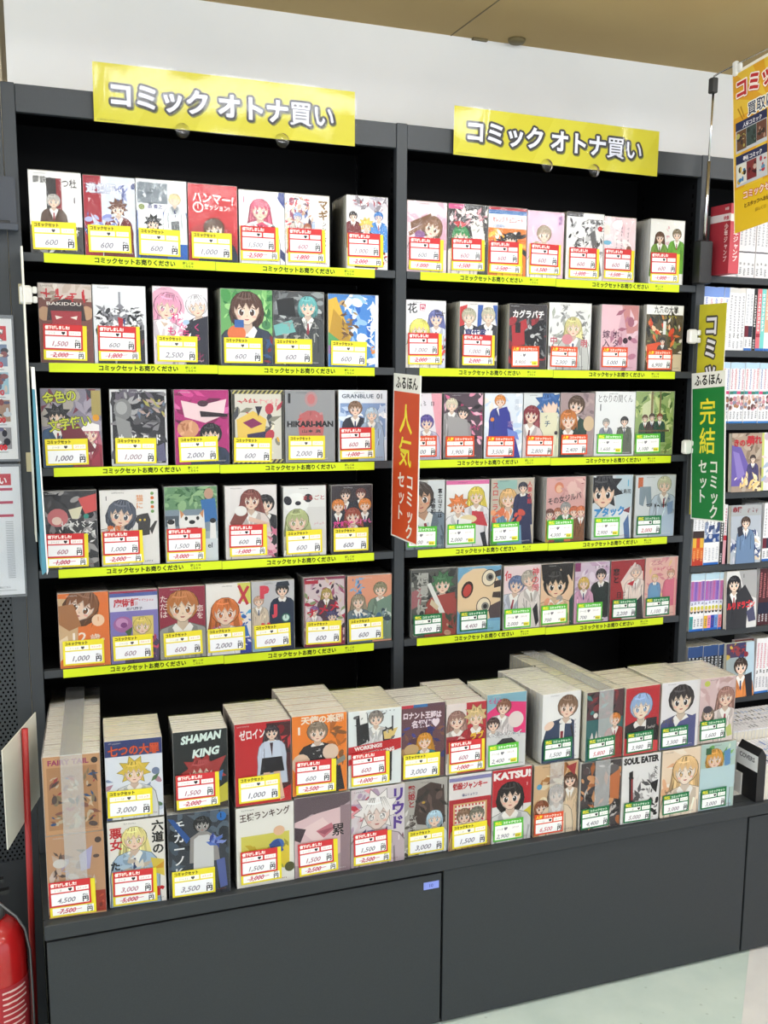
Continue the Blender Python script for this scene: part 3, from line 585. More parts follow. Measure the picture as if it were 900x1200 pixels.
U[4, 1] = [
 ('comic set with man in profile and tall vertical black title, half behind the orange sign', 'c8c8c4',
  [R(56,0,100,100,'d8dcde'), F(34,26,34,'4a3a30','7a8a98',seed=57,skin='dcae8e',rot=14), VT('富士山さんは',88,12,12,'1e1c1e',off=.03), VT('思春期',70,26,13,'1e1c1e',off=.03), T('1',54,60,12,'5aa0c8')], 'GL', '2,000', ''),
 ('comic set with white cover, pink top edge, two waitresses with orange and blond hair', 'ecebea',
  [R(0,0,100,6,'e070a8'), F(70,24,17,'dcc84c','e8e4e8','l',seed=58), F(28,38,16,'e0823c','f0eef0','k',seed=59), P('c83a44',60,46,86,48,98,70,60,66), P('2c2a30',80,80,92,78,98,100,88,100), E(52,58,20,9,'e8d8a8'), P('f4f2f0',30,56,60,60,56,80,26,80)], 'GL', '2,000', ''),
 ('comic set with blond girl in light blue and tall woman in navy, red vertical titles', 'c9beae',
  [R(14,2,60,16,'9cc0b8'), F(40,30,18,'dcb478','78a8c8','b',seed=60), F(74,14,10,'26263a','2a2e58',seed=61), P('2a2e58',66,28,86,26,98,100,74,100), N(121,16,'e07a4c d85a48 f0a878',6,46,76,66,11), VT('スローラ',10,4,15,'d0383c'), VT('人妻の話',90,4,12,'d0383c'), R(0,78,16,100,'5a9a48')], 'GL', '2,700', ''),
 ('comic set with dusty pink cover, row of cartoon heads and handwritten black title', 'd8a8a4',
  [R(0,0,100,100,'dcaca8'), E(32,16,12,13,'d88a6a'), E(32,18,8,9,'e8c0a0'), E(92,7,6,6,'8a2a3a'), N(122,12,'e8c4bc d09a98',40,4,100,30,14), F(10,56,10,'6a3a2c','c8a840',seed=62), F(30,54,9,'b06a4a','b04a4a',seed=63), F(50,48,12,'9a9a98','3a7a4a',seed=64), F(72,54,11,'c8683c','d87a4a',seed=65), F(90,54,11,'d87a48','8a5a3a',seed=66), T('その女ジルバ',4,32,17,'2a2024',fit=88,rot=9)], 'GL', '4,300', ''),
 ('comic set with large black-haired sportsman face and blue tilted title', 'd4dade',
  [P('c4d4dc',56,0,100,0,100,60,60,60), F(26,26,32,'1e1c1e','e4e4e4','k',seed=67,skin='f0d2b8',body=0), P('e8ecee',40,60,98,50,100,100,60,100), P('8a3a44',76,56,96,50,94,60), P('5a78a8',80,76,92,62,98,100,84,100), T('アタック',4,51,21,'3a94d0',fit=78,rot=3,off=.05), T('大島司',66,22,11,'2a2a2e',fit=30), T('1',84,5,20,'5ab0d0')], 'GL', '2,900', ''),
 ('comic set with washed-out white cover, blue jeans and pale blond figure', 'd6dadc',
  [R(6,3,18,20,'c86a3c'), P('8a9aa4',10,18,38,18,42,50,30,50,26,32,20,50,10,46), F(72,16,16,'c8c8a8','c0ccd8',seed=68), P('8aa0c0',80,46,96,42,96,60,84,66), P('b8c8d8',56,70,100,62,100,100,60,100), S(26,44,58,9,'1a1a1c',123,6), S(70,36,20,6,'3a4a78',124,2)], 'GD', '2,000', '')]
U[5, 0] = [
 ('comic set with orange cover and big white numeral 12 under a brown-haired face', 'e8844a',
  [R(0,0,100,100,'e8803c'), P('d8b890',0,6,40,8,36,74,10,60,0,70), F(46,18,30,'8a5a3a','f0d8b8','b',seed=69,rot=-24,body=0), P('b07a50',0,16,30,14,44,44,20,50,0,40), E(78,38,13,13,'f8d8b8'), T('1',75,32,13,'e09a60'), P('f0dcc0',0,62,16,56,20,80,0,90), T('12',20,50,30,'fdf2e6',fit=34), T('歳。',60,56,17,'f8e4d0',fit=30)], 'Y', '1,000', ''),
 ('comic set with violet cover, white title band, purple rose and framed blond man', 'e4e2ec',
  [R(0,0,100,3,'a83a5a'), R(0,3,100,8,'5a6ab0'), R(0,28,100,100,'8a80c4'), T('魔術師',8,11,18,'c8283c',fit=52,off=.04), S(60,12,32,5,'d8788a',125,6), T('松風蘭子',34,23,7,'3a3a58',fit=34), R(46,36,90,78,'e4d078'), F(66,50,17,'e0cc70','5a4a6a',seed=70), E(26,46,20,18,'b070a8'), E(24,44,13,11,'d09ac8'), E(28,47,7,6,'8a4a88'), P('4a6a40',30,56,46,50,40,66), N(126,8,'e05a78 c84a68',80,66,100,90,9)], 'Y', '600', ''),
 ('comic set with wine red cover and boy with tousled copper hair', '9a3048',
  [R(0,0,100,100,'9c3048'), F(50,28,32,'c07a40','a8a8a4',seed=71,skin='f2dcc4'), VT('ただは',10,10,17,'f0dcd8'), VT('恋を',88,26,16,'f0dcd8')], 'Y', '600', ''),
 ('comic set with white cover, orange-haired girl in blue sailor collar', 'f0ece8',
  [P('d8d868',70,0,100,0,100,30,80,26), P('c83a48',70,4,76,2,96,30,90,32), P('c83a48',92,4,98,6,76,30,70,28), F(42,40,28,'d87a3a','f0eef0','l',seed=72), P('3a58b0',20,66,48,74,40,84,16,76), P('3a78c8',60,62,90,60,96,76,66,78), R(74,78,100,100,'3a4aa8'), N(127,8,'f0f0f4 6a7ad0',74,80,100,98,6), S(10,56,22,14,'c85a8a',128,2), N(129,12,'5ab0d8 e8c040 3a68b8',76,40,100,62,8)], 'Y', '2,000', ''),
 ('comic set with pale cover, round red letters and man in navy cap and suit', 'c9c8cc',
  [P('9ac0d8',0,60,40,50,44,100,0,100), F(72,14,14,'2a2628','24304c',seed=73), P('2a3040',56,8,60,2,86,1,90,8), F(16,28,11,'c8a088','d8c8b4',seed=74), P('24304c',46,40,66,30,98,32,100,100,44,100), T('P',20,4,36,'e0485c',off=.09), T('J',52,32,30,'e0485c',off=.09), T('N',22,58,26,'e0485c',off=.09), E(80,54,11,11,'2c6a60'), E(80,54,8,8,'d0e8e0'), T('1',76,47,15,'1c4a44')], 'Y', '600', ''),
 ('comic set with crowded white and wine cover, slanting red cross-shaped letters', '8a3450',
  [R(0,94,100,100,'8a2c48'), R(2,4,98,94,'d8c8cc'), N(130,110,'e8e0e4 a85a78 5a3a58 c8a0b4 3a2838 d8c0a8 b83050 8a9a70',2,4,98,92,10), F(54,24,11,'b09a50','5a3a4a','l',seed=75), F(68,58,12,'4a4470','a83a50','k',seed=76), F(24,48,10,'8a5a98','d8c8d0',seed=77), R(2,4,34,9,'b82840'), T('ナメメ',8,46,22,'c8203c',rot=14,fit=80,off=.04)], 'Y', '600', ''),
 ('comic set with salmon cover, blue hydrangea and figures in grey-green', 'e4a488',
  [R(0,0,100,100,'e2a082'), N(131,16,'6a98c8 8ab4d8 4a7ab0',8,4,36,26,7), F(74,22,14,'8a8468','7a9080',seed=78), P('7a9484',66,40,100,30,100,66,70,64), F(24,38,14,'9a8e78','6a7a84','l',seed=79), N(132,34,'4a6a88 8aa0a8 3a4a58 c8d0c8 e8e4dc',4,56,98,72,10)], 'Y', '600', '')]
U[5, 1] = [
 ('comic set with dark grey cover, green-haired swordsman in red cape beside the middle post', '5a5a56',
  [N(133,70,'3a3a38 7a7a74 8a8a84 2c2c2a a8a8a0',0,0,100,98,14), P('a86a70',0,32,24,26,20,52,0,58), F(68,24,18,'4a7a52','a04840','k',seed=80), P('a84a44',54,40,96,36,98,78,64,72), P('e8e8e4',34,22,42,20,74,66,62,66), P('d8c8a8',44,44,60,56,56,62,40,52), VT('爛漫に',24,4,26,'b8b8b2',off=.03), N(134,14,'8a4a48 c8a088 3a4a38',60,66,100,98,9)], 'GD', '1,900', ''),
 ('comic set with sideways pale cartoon face and round glasses', 'c0aa90',
  [R(0,0,100,100,'7ab0d0'), E(48,44,56,60,'ecd2ac'), P('4a3a38',80,10,100,6,100,16,84,18), P('4a3a38',84,24,100,22,100,32,84,34), P('4a3a38',82,40,100,40,100,50,80,48), P('5a4a4c',70,62,100,54,100,80,76,80), E(72,18,19,17,'4a3c38',70), E(72,18,17,15,'f0e4cc',70), E(74,17,9,9,'8a8680'), E(75,17,5,5,'2a2624'), E(60,60,19,17,'4a3c38',70), E(60,60,17,15,'f0e4cc',70), E(64,61,9,9,'8a8680'), E(64,61,5,5,'2a2624'), E(22,34,13,19,'3a2624',-20), E(22,35,9,14,'c84a40',-20), P('7ab0d0',0,0,18,0,0,22), P('7ab0d0',0,78,20,100,0,100), R(70,84,100,100,'8ac0d8')], 'GD', '4,400', ''),
 ('comic set with pale pink cover, blue-haired and silver-haired pair, red vertical title', 'ecd8da',
  [F(34,30,20,'6a7aa0','c8ccd8',seed=81,rot=-12), F(68,22,19,'b8b0a4','e4dcd8',seed=82,rot=10), VT('何',14,6,26,'d8404c'), VT('神の同',86,4,20,'d8404c'), P('2a262c',80,70,92,60,98,90,90,98)], 'GL', '2,000', ''),
 ('comic set with black-haired face in soft peach close-up', 'e0b48c',
  [R(0,0,100,100,'ecccac'), P('2a2220',0,0,100,0,96,30,84,18,70,26,60,8,44,24,34,12,16,34,4,24), F(46,34,34,'2a2220','e8c8a4',seed=83,skin='f2d4b4',body=1), E(58,56,10,9,'a8a09c'), N(135,12,'e8a888 f0c8a8 d89878',0,60,100,90,12), P('2c4a44',88,60,100,50,100,100,90,100)], 'GL', '700', ''),
 ('comic set with lilac cover, blond lady in pink and man in black waistcoat', 'd6c4d4',
  [N(136,26,'e8dce8 c8a8c4 f0e8ec b89ab8',0,0,100,50,15), R(0,0,16,14,'8a3a6a'), S(54,5,42,6,'4a3a4a',137,4), F(76,22,14,'3a3034','2a2c2c',seed=84), F(26,34,14,'d8b860','d8a8c4','b',seed=85), P('26302e',58,44,88,40,92,66,64,68), N(138,16,'6a3a40 c8c0b8 3a3a3a',10,76,96,98,8)], 'GL', '700', ''),
 ('comic set with crimson cover and pale figure holding a sword', 'a83438',
  [R(0,0,100,100,'a8343a'), P('f0dcd4',30,36,60,10,96,20,98,70,50,76), F(74,20,16,'c8b4b0','f0e0d8',seed=86), P('c83a44',48,40,72,34,66,44), P('e8d8d4',34,34,70,4,74,6,38,38), VT('恋と',16,12,20,'2a1a1c',off=.03), VT('日',26,52,17,'2a1a1c'), P('3a3438',76,72,96,60,100,100,80,100), S(38,50,8,24,'7a4a4a',139,4)], 'GD', '2,200', ''),
 ('comic set with peach pink cover and faded dancing couple at the right post', 'e8beb4',
  [N(140,30,'f0d0c0 e0a0a4 f4dcd0 d8909a e8c890',0,0,100,98,16), F(30,34,9,'e0c088','7aa0c8',seed=87), P('7aa8cc',20,46,38,46,46,70,14,70), F(80,28,11,'c89a80','d8748c',seed=88), P('dc7a92',66,38,98,36,98,72,62,70), T('乙女',16,4,14,'c87a88',fit=36), S(24,14,60,10,'d8788c',141,6), R(92,0,97,100,'e4a8a0')], 'GD', '1,100', '')]
# bottom display: upper and lower tier
LO = {}
LO['A', 1] = ('tall two-tier bundle of tan comics bound with clear tape, leftmost on the ledge', 'c89a72',
  [R(2,2,98,98,'cfa278'), R(6,14,94,94,'b88a62')]+[N(150+k,9,'5a4a48 8a5a50 c8b8a0 3a5a88 8a7a60 d8c0a0 a84a48',*q,9) for k, q in enumerate(((12,22,26,40),(34,20,62,44),(70,22,90,42),(10,46,28,64),(36,48,64,70),(70,46,90,66),(12,70,28,88),(36,74,62,92),(70,72,90,90)))]+
  [T('FAIRY TAIL',8,3,14,'a03a6a',fit=72,off=.03), E(90,8,6,6,'3a3030')], '', '', '')
LO['A', 0] = ('', 'c89a72', [R(2,2,98,98,'c49a78'), E(90,10,6,6,'4a3a38'), N(160,30,'8a6a60 d8c8c0 b0a0b8 5a4a48 c8b0a0',6,20,94,70,13), P('b8b4d8',56,26,80,16,74,44,58,46), E(22,34,12,9,'d8d4d0'), R(0,72,100,98,'a83a2c'), N(161,12,'c85a3c e0b060 7a2a20',2,74,98,96,7)], 'R', '4,500', '7,500')
LO['B', 1] = ('upper comic set with navy and white cover, blond hero and orange-red title', 'e4e8f0',
  [R(0,0,100,20,'34407a'), R(0,70,40,100,'3a4a88'), N(162,20,'c8d0e0 8a98b8 b88a9a 5a7a58',0,50,100,90,13), F(50,42,19,'dcc04c','dfe0e2','k',seed=90), E(88,42,7,7,'7a88a8'), T('七つの大罪',5,6,21,'e05a30',fit=90,off=.02,out='7a2a28',ow=.03)], 'Y', '3,000', '')
LO['B', 0] = ('lower comic set with white cover, bold red and black vertical titles and blond hair', 'eeeae4',
  [F(46,22,20,'ece09a','a8c0d8','l',seed=91), N(163,14,'b8ccdc e4dcd0 c8b8a8',26,36,70,70,12), P('e0c850',74,46,98,50,98,70,80,64), VT('悪女',14,6,22,'c8202c',off=.03), VT('た',12,46,18,'1c1a1c',off=.04), VT('六道の',88,2,22,'1c1a1c',off=.03), P('d8a030',78,60,98,52,96,60), T('r',82,74,34,'c8202c',off=.05)], 'R', '3,000', '5,000')
LO['C', 1] = ('upper comic set with black cover, spiky white italic lettering and red hair', '1c2022',
  [R(0,0,100,100,'1e2426'), F(50,54,24,'a83434','3a3030','k',seed=92), P('a83434',70,40,98,34,84,52,98,60,72,62), P('3a78b8',70,58,92,52,88,66), P('c8c040',80,76,100,68,100,92,84,94), T('SHAMAN',14,4,21,'e4f4ee',fit=74,shear=.25,rot=5,off=.05), T('KING',34,22,21,'e4f4ee',fit=50,shear=.25,rot=5,off=.05)], 'R', '1,500', '2,000')
LO['C', 0] = ('lower comic set with slate cover, grey man in white vest and blue rose', '3a4454',
  [R(0,0,100,100,'3a3e48'), N(164,40,'2a2e38 4a5868 5a6878 1e222a',0,0,100,100,16), F(56,16,13,'26262a','8a8a8c',seed=93,skin='a8a4a2',body=0), P('9c9896',36,30,50,24,64,24,80,32,84,60,34,60), P('d8d8d8',42,32,50,28,66,28,74,34,74,72,40,72), N(165,10,'5a78c8 8a9ad8 3a4a98',70,26,94,40,9), E(88,8,8,8,'2a78c8'), T('1',84,3,12,'0a2038'), P('5a68a8',78,60,92,58,96,92,84,94), VT('チカーノK',18,7,20,'f2f4f6',off=.02), P('2a58a0',0,4,10,6,36,30,30,36)], 'Y', '3,500', '')
LO['D', 1] = ('upper comic set with red cover and long dark-haired girl in black skirt', 'c0242c',
  [R(0,2,100,100,'c8262e'), P('4a1a20',56,2,100,2,100,80,70,90), N(166,16,'2a1418 8a1c24 c83a40',60,4,100,80,12), F(66,14,12,'3a2a34','c8d0e0','l',seed=94), P('d0d8e8',52,24,80,24,82,44,54,46), P('3a1a28',62,26,68,26,66,44), P('1e1c24',48,44,84,44,88,62,44,64), P('ecc8b0',50,62,62,62,60,92,52,94), P('ecc8b0',68,62,80,62,88,96,80,98), T('ゼロイン',8,8,20,'f6f0ee',fit=46,rot=3,off=.03)], 'Y', '1,000', '')
LO['D', 0] = ('lower comic set with white cover, yellow meadow picture and brown title', 'eceae4',
  [R(8,36,92,82,'e8d040'), R(8,36,92,54,'d8d060'), N(167,16,'c8b030 a89a30 b0b048',8,50,92,82,10), N(168,9,'4a4030 3a3428',16,58,50,70,6), E(70,52,13,11,'4a78c8',20), E(74,34,10,9,'e8c0a0'), P('3a58a0',56,50,72,44,82,60,64,66), E(92,82,9,9,'5a5a38'), T('王様ランキング',6,8,15,'4a3028',fit=88,rot=4,off=.02)], 'R', '1,500', '3,000')
LO['E', 1] = ('upper comic set with orange cover and brown-haired guitarist in black jacket', 'e88a2c',
  [R(0,0,100,100,'ee8a30'), N(169,14,'b86a28 8a5a30 d87820',66,10,98,60,14), F(46,22,17,'8a7a68','2a282c',seed=95), P('2c2a2e',26,40,66,38,70,72,24,72), N(170,10,'c8c8c8 8a8a8c e8e8e8',32,44,62,70,3), E(16,60,17,19,'e4c8b0'), E(70,48,15,15,'e4ccb8'), P('8a9088',46,72,96,54,98,60,50,78), P('2a282c',70,70,88,66,96,98,78,98), T('1',8,12,18,'f6ece0',off=.06), T('天使の楽団',16,1,15,'f8e8d4',fit=78,off=.04)], 'R', '600', '2,500')
LO['E', 0] = ('lower comic set with mauve grey cover, blurred pale lips close-up and one black character', 'b8a4ac',
  [P('6a5a62',0,0,100,0,100,12,60,26,30,22,0,34), P('e4c8cc',0,30,40,22,100,16,100,70,40,90,0,84), P('f0d8d8',10,40,50,28,70,44,40,62), P('c87a88',38,44,66,36,72,44,52,54), P('a85a6c',40,45,70,42,54,50), P('4a3a44',0,36,20,40,10,56,0,52), R(82,16,100,100,'a08890'), T('累',66,38,24,'1e1a1e')], 'R', '1,500', '2,500')
LO['F', 1] = ('upper comic set with pale cover, waiters in black and white behind red diagonal banners', 'e6ecec',
  [F(52,12,13,'8a8078','d8d8d8',seed=96), P('2c2c30',14,6,36,4,40,40,16,46), P('f0f0ee',20,0,34,0,36,16,22,18), P('2c2c30',64,28,84,24,82,96,70,96), P('e0c880',66,30,94,26,84,40,68,40), N(171,12,'3a3a3c c8c0b8 6a6868',10,6,90,44,6), R(82,10,85,30,'3a3a3c'), P('c8242e',0,46,100,40,100,50,0,56), P('c8242e',0,62,100,46,100,54,0,70), T('WORKING!!',12,45.5,10,'f8f4f2',fit=52,rot=3.5,off=.05), T('WORKING',44,54,10,'f8f4f2',fit=44,rot=8,off=.05), P('e6ecec',34,40,36,38,36,44), S(30,2,60,3,'4a4a4c',172,8)], 'R', '600', '1,000')
LO['F', 0] = ('lower comic set with wild white hair and slanting purple characters', 'dcd4d8',
  [N(173,24,'c83a4c e8a0a8 d8c8cc b8a0b8',0,4,50,60,14), N(174,10,'7a4a5a 3a2a40 a83a48',60,60,100,98,14), F(48,34,28,'f2eeec','c8b8c0','k',seed=97,skin='e8d4cc'), N(175,12,'4a4a78 8a88b0',4,56,70,70,9), VT('リウド',88,3,26,'5a3a98',off=.05), T('1',86,64,14,'f0e8e8')], 'R', '1,500', '2,500')
LO['G', 1] = ('upper comic set with purple and brown cover, blond detective in teal cloak', '6a4a58',
  [R(0,0,28,4,'c8384a'), R(28,0,60,4,'3a78b8'), R(0,4,100,100,'6e4a52'), N(176,40,'4a4a98 3a3a78 8a5a48 b08a60 5a3a48',0,30,100,70,13), F(54,50,16,'d8982c','3a8a98','l',seed=98), E(24,60,17,13,'c8a878'), T('ロナント王姫は',4,9,16,'f0e0e8',fit=88,rot=-2,off=.05), T('名探偵♥',24,21,17,'f0e0e8',fit=64,off=.05,out='5a2a58',ow=.05)], 'Y', '3,000', '')
LO['G', 0] = ('lower comic set with dark horse head and pale blue-haired girl, red vertical title', '8a8480',
  [R(0,0,100,100,'b8b4ae'), P('4a3c38',30,12,60,4,92,10,96,60,60,62,30,58,22,44), N(177,16,'2e2624 6a5650 3a3432',34,8,94,60,13), E(44,30,4,3,'c8a040'), F(70,54,17,'b8d4e4','dce4e8','b',seed=99), N(178,24,'e4e2de a8a49c 5a5650',0,40,30,98,9), T('1',84,8,12,'f0eee8'), VT('贄姫と',16,5,17,'a8242c',off=.03), VT('獣の王',18,44,14,'4a3a38',off=.03)], 'Y', '3,000', '')
LO['H', 1] = ('upper comic set with pink-brown-haired girl against blond boy on red', 'c8404c',
  [R(0,0,50,100,'e8dcd8'), R(50,0,100,100,'c0323e'), F(26,24,20,'a0786c','d8d0c8','l',seed=100), F(74,22,20,'d8c08a','b83038','k',seed=101), R(0,46,100,70,'a83038'), T('ラブ',60,44,18,'f0c838',off=.05,rot=6), N(179,10,'c83a44 3a2a2c e8c0b8',6,48,54,70,8)], 'R', '600', '1,000')
LO['H', 0] = ('lower comic set with white title band, red border and checked picture frame', 'e8e4e2',
  [R(0,3,100,8,'8a88b8'), R(0,32,100,100,'b82834'), R(10,38,90,90,'d8b078'), R(14,40,86,88,'f0e4d8')]+[R(14+(i % 9)*8,40+(i//9)*5.4,18+(i % 9)*8,42.7+(i//9)*5.4,'c83a48') for i in range(81)]+
  [F(36,56,16,'8a6a50','c8a878',seed=102), F(66,56,16,'7a7868','a8885a',seed=103), T('悩殺ジャンキー',8,10,16,'c8242e',fit=82,off=.04), T('福山リョウコ',30,25,7,'2a2a78',fit=36)], 'Y', '1,500', '')
LO['I', 1] = ('upper comic set with turquoise and pink cover and cuddling couple', '9cc4cc',
  [R(0,0,100,34,'8ab8c8'), P('e83a80',0,24,40,10,100,14,100,56,40,50,0,50), F(42,18,17,'8a5a40','d8d0d0',seed=104,rot=-10), F(16,40,15,'4a3434','c8c4c8',seed=105), E(74,36,20,20,'e8dcd8'), R(0,56,100,100,'dcdcdc'), P('3a3a3e',26,66,40,60,64,60,76,66,76,74,26,74), T('ベンケイ',6,50,17,'f4f4f4',fit=84,out='6a6a70',ow=.05), S(4,4,30,12,'d84a8a',180,3)], 'GL', '2,400', '')
LO['I', 0] = ('lower comic set with red cover, black-haired boy and white capital letters', 'c8283a',
  [R(0,0,100,50,'c42432'), R(0,50,100,100,'e8e6e4'), P('3a58a8',0,66,34,64,60,100,0,100), P('d8c838',66,66,100,54,100,92,80,96), F(46,38,30,'1a181a','d8d8d8','b',seed=106), T('KATSU!',2,2,23,'f8f4f2',fit=96,off=.06), T('1',86,20,11,'f0e8e8')], 'GL', '2,900', '')
LO['J', 1] = ('upper comic set with white cover, brown-haired office boy in navy suit and red tie', 'efefee',
  [F(66,22,24,'8a6a54','3a4a68',seed=107,rot=-8), P('3a4a68',10,56,40,44,92,48,96,100,10,100), P('f2f2f0',46,46,60,44,56,80,46,78), P('8a2a3a',48,56,56,56,54,86,48,86), E(18,46,14,9,'f2d6c2',30), P('2a2a30',74,50,78,48,90,80,86,82), P('efefee',84,40,100,30,100,100,88,100), S(84,40,6,28,'a8a8a8',181,5)], 'GD', '1,500', '')
LO['J', 0] = ('lower comic set with cream cover, brown-haired group and popular-set orange tag', 'd8b890',
  [N(182,36,'b07840 e8d8b8 8a5a34 f0e4c8 c89a60',0,0,100,98,16), F(18,60,14,'8a4a24','c8a070','l',seed=108), F(82,26,14,'5a3a28','e0c8a8','l',seed=109), F(52,44,18,'9a8a80','e4d4bc','b',seed=110), E(12,30,6,6,'5aa0c8'), P('a83a3c',72,6,96,2,92,20)], 'P', '6,500', '')
LO['K', 1] = ('upper comic set with dark teal cover, orange-haired figure and reaching pale hand, taped', '4a5258',
  [R(0,0,100,40,'5a3a40'), R(0,40,100,100,'3a7070'), N(183,26,'2a2a30 8a3a40 4a8a88 1e2428',0,0,100,90,15), F(78,44,14,'d8883a','a83a34',seed=111), E(24,34,6,6,'e8e4e0'), P('e8e4e0',8,70,16,58,22,72,28,56,32,72,40,64,36,86,14,86)], 'GD', '5,800', '')
LO['K', 0] = ('lower comic set with dark brown cover striped by a clear tape band', '4a4446',
  [N(184,60,'2a2628 6a6668 b0683a 8a8688 3a3436 d8a070 c8c4c0',0,0,100,98,15), E(12,12,8,8,'5a4a4c'), P('c87a48',70,24,98,14,96,60,74,56), S(72,58,24,26,'1c1a1c',185,2)], 'GD', '4,400', '')
LO['L', 1] = ('upper comic set with red cover and pale blue-haired youth in black choker', 'c02c38',
  [R(0,0,100,100,'c4303a'), F(46,30,30,'9cb8dc','2a262a',seed=112,skin='f2e0cc'), P('26222a',10,66,40,58,60,60,56,100,4,100), R(62,48,94,78,'2a262a'), S(66,52,24,20,'e8e0dc',186,5), P('d84a50',0,74,100,84,100,100,0,100)], 'GD', '3,980', '')
LO['L', 0] = ('lower comic set with white cover, black weapon shapes and heavy black capitals', 'ecebea',
  [N(187,40,'8a888a b8b6b8 5a585a e4e2e2',20,30,84,80,12), P('1c1a1c',18,24,28,22,32,84,22,88), P('a83a3c',24,34,28,34,30,66,26,66), P('1c1a1c',74,44,96,40,92,60,80,52), N(188,12,'1c1a1c 3a383a',66,62,98,92,8), T('SOUL EATER',4,1,20,'1c1a1c',fit=92,off=.06), VT('大久保',88,19,10,'1c1a1c',off=.03), T('1',84,84,16,'1c1a1c',off=.05)], 'GD', '5,000', '')
LO['M', 1] = ('upper comic set with white cover, large black-haired youth in blue robe', 'e8e6e8',
  [F(52,28,30,'3a3234','5a5e90',seed=113,skin='f0dcc8'), P('5a5e90',14,88,50,60,96,50,100,100,10,100), S(4,52,34,12,'6a6468',189,3), R(93,0,100,100,'e8e4e4')], 'GD', '3,300', '')
LO['M', 0] = ('lower comic set with cream and peach cover, faded blond face', 'f0dcc4',
  [N(190,26,'f4e8d8 ecc8a8 e8b890 f8f0e4',0,0,100,98,18), F(62,34,30,'e8c48e','f4e4d0','l',seed=114,skin='f8e8d8'), S(6,58,26,8,'7a5a3c',191,2), S(6,70,26,10,'b05a3c',192,2)], 'GD', '3,000', '')
LO['N', 1] = ('upper comic set with dusty rose cover, smiling long-haired girl and smaller girl in cap', 'dcc4c4',
  [N(193,26,'e8d4d4 d0b0b0 c8a8a4 f0e0dc',0,0,100,98,16), E(20,8,8,7,'c8d060'), F(74,32,22,'b08478','e8dcd8','l',seed=115), F(26,56,15,'8a7868','d8c8c0','b',seed=116), E(24,48,13,9,'4a4450'), P('c8d080',78,80,92,74,98,92,84,94)], 'GD', '1,600', '')
LO['N', 0] = ('lower comic set with pale green cover and orange-haired girl under a cloudy wrap', 'b8d0c8',
  [N(194,36,'8abf6a a8d088 6aa858 d8e8d0 b0d0d8',0,0,100,98,15), F(40,24,22,'e0a84c','c8dce0','b',seed=117), P('6a9ac8',66,14,84,10,86,34,70,38), R(0,36,100,70,'c4dce0'), R(14,6,30,16,'3a6a48')], 'GD', '3,000', '')

# measured placement in millimetres: x, width, height (front), depth, volumes
POS = {
 (1,0): [(47,110,177,95,6),(161,112,175,90,7),(275,113,176,80,6),(391,114,174,90,8),(509,110,168,90,9),(620,110,168,90,6),(773,107,175,128,10)],
 (1,1): [(932,108,174,80,6),(1043,110,174,80,6),(1156,110,174,75,6),(1268,108,171,80,6),(1384,114,175,75,6),(1499,100,171,75,6),(1646,111,174,85,7)],
 (2,0): [(56,114,176,100,10),(172,117,177,90,6),(305,126,179,95,8),(461,125,180,100,9),(588,127,180,80,6),(726,130,178,90,6)],
 (2,1): [(931,109,171,90,8),(1079,108,172,90,9),(1221,112,171,85,6),(1340,129,179,75,6),(1501,118,179,70,5),(1644,122,183,60,4)],
 (3,0): [(51,130,180,110,10),(201,128,179,140,12),(347,129,179,100,9),(484,128,179,80,6),(615,127,179,80,6),(752,129,180,80,6)],
 (3,1): [(933,99,173,80,5),(1038,112,174,80,6),(1155,113,174,85,7),(1270,110,175,80,7),(1382,107,176,80,7),(1492,129,180,85,8),(1622,129,181,70,5)],
 (4,0): [(42,121,183,100,6),(170,133,181,100,7),(318,126,185,90,8),(463,128,183,95,6),(608,110,178,90,9),(733,109,177,95,6)],
 (4,1): [(935,109,184,90,8),(1048,126,181,90,7),(1179,130,182,90,7),(1347,123,182,85,5),(1494,130,183,110,12),(1634,134,180,70,6)],
 (5,0): [(67,114,181,120,10),(183,112,179,110,7),(298,111,180,100,8),(411,111,181,100,9),(524,109,181,90,6),(659,109,183,110,10),(774,122,180,110,7)],
 (5,1): [(952,131,186,110,8),(1085,130,185,110,8),(1223,113,180,90,6),(1338,104,179,90,6),(1446,112,177,90,6),(1564,113,176,90,9),(1679,111,178,100,9)]}


# key: low x, low w, low h, up x, up w, up h, depth, volumes
LPOS = dict(A=(12,116,186,14,114,173,485,30), B=(136,119,196,137,118,178,166,11), C=(261,133,198,278,116,182,117,8), D=(410,132,191,411,126,192,158,12), E=(544,133,195,541,128,190,228,15),
  F=(680,133,194,674,129,187,176,12), G=(816,111,192,806,112,186,136,9), H=(929,113,193,920,104,178,194,13), I=(1044,108,192,1026,106,192,124,9), J=(1158,125,190,1175,111,180,236,15),
  K=(1286,118,183,1294,112,183,398,26), L=(1407,116,185,1408,106,180,166,11), M=(1527,120,186,1517,117,182,172,11), N=(1650,113,187,1637,113,179,160,11))
LFRONT = dict(A=-336,B=-332,C=-340,D=-340,E=-338,F=-335,G=-326,H=-332,I=-333,J=-335,K=-346,L=-346,M=-348,N=-345)

LROT = dict(A=-.07, B=-.06, C=-.05, D=-.02, E=-.025, F=-.015, G=-.01, H=-.02, J=.06, K=.07, L=.06)

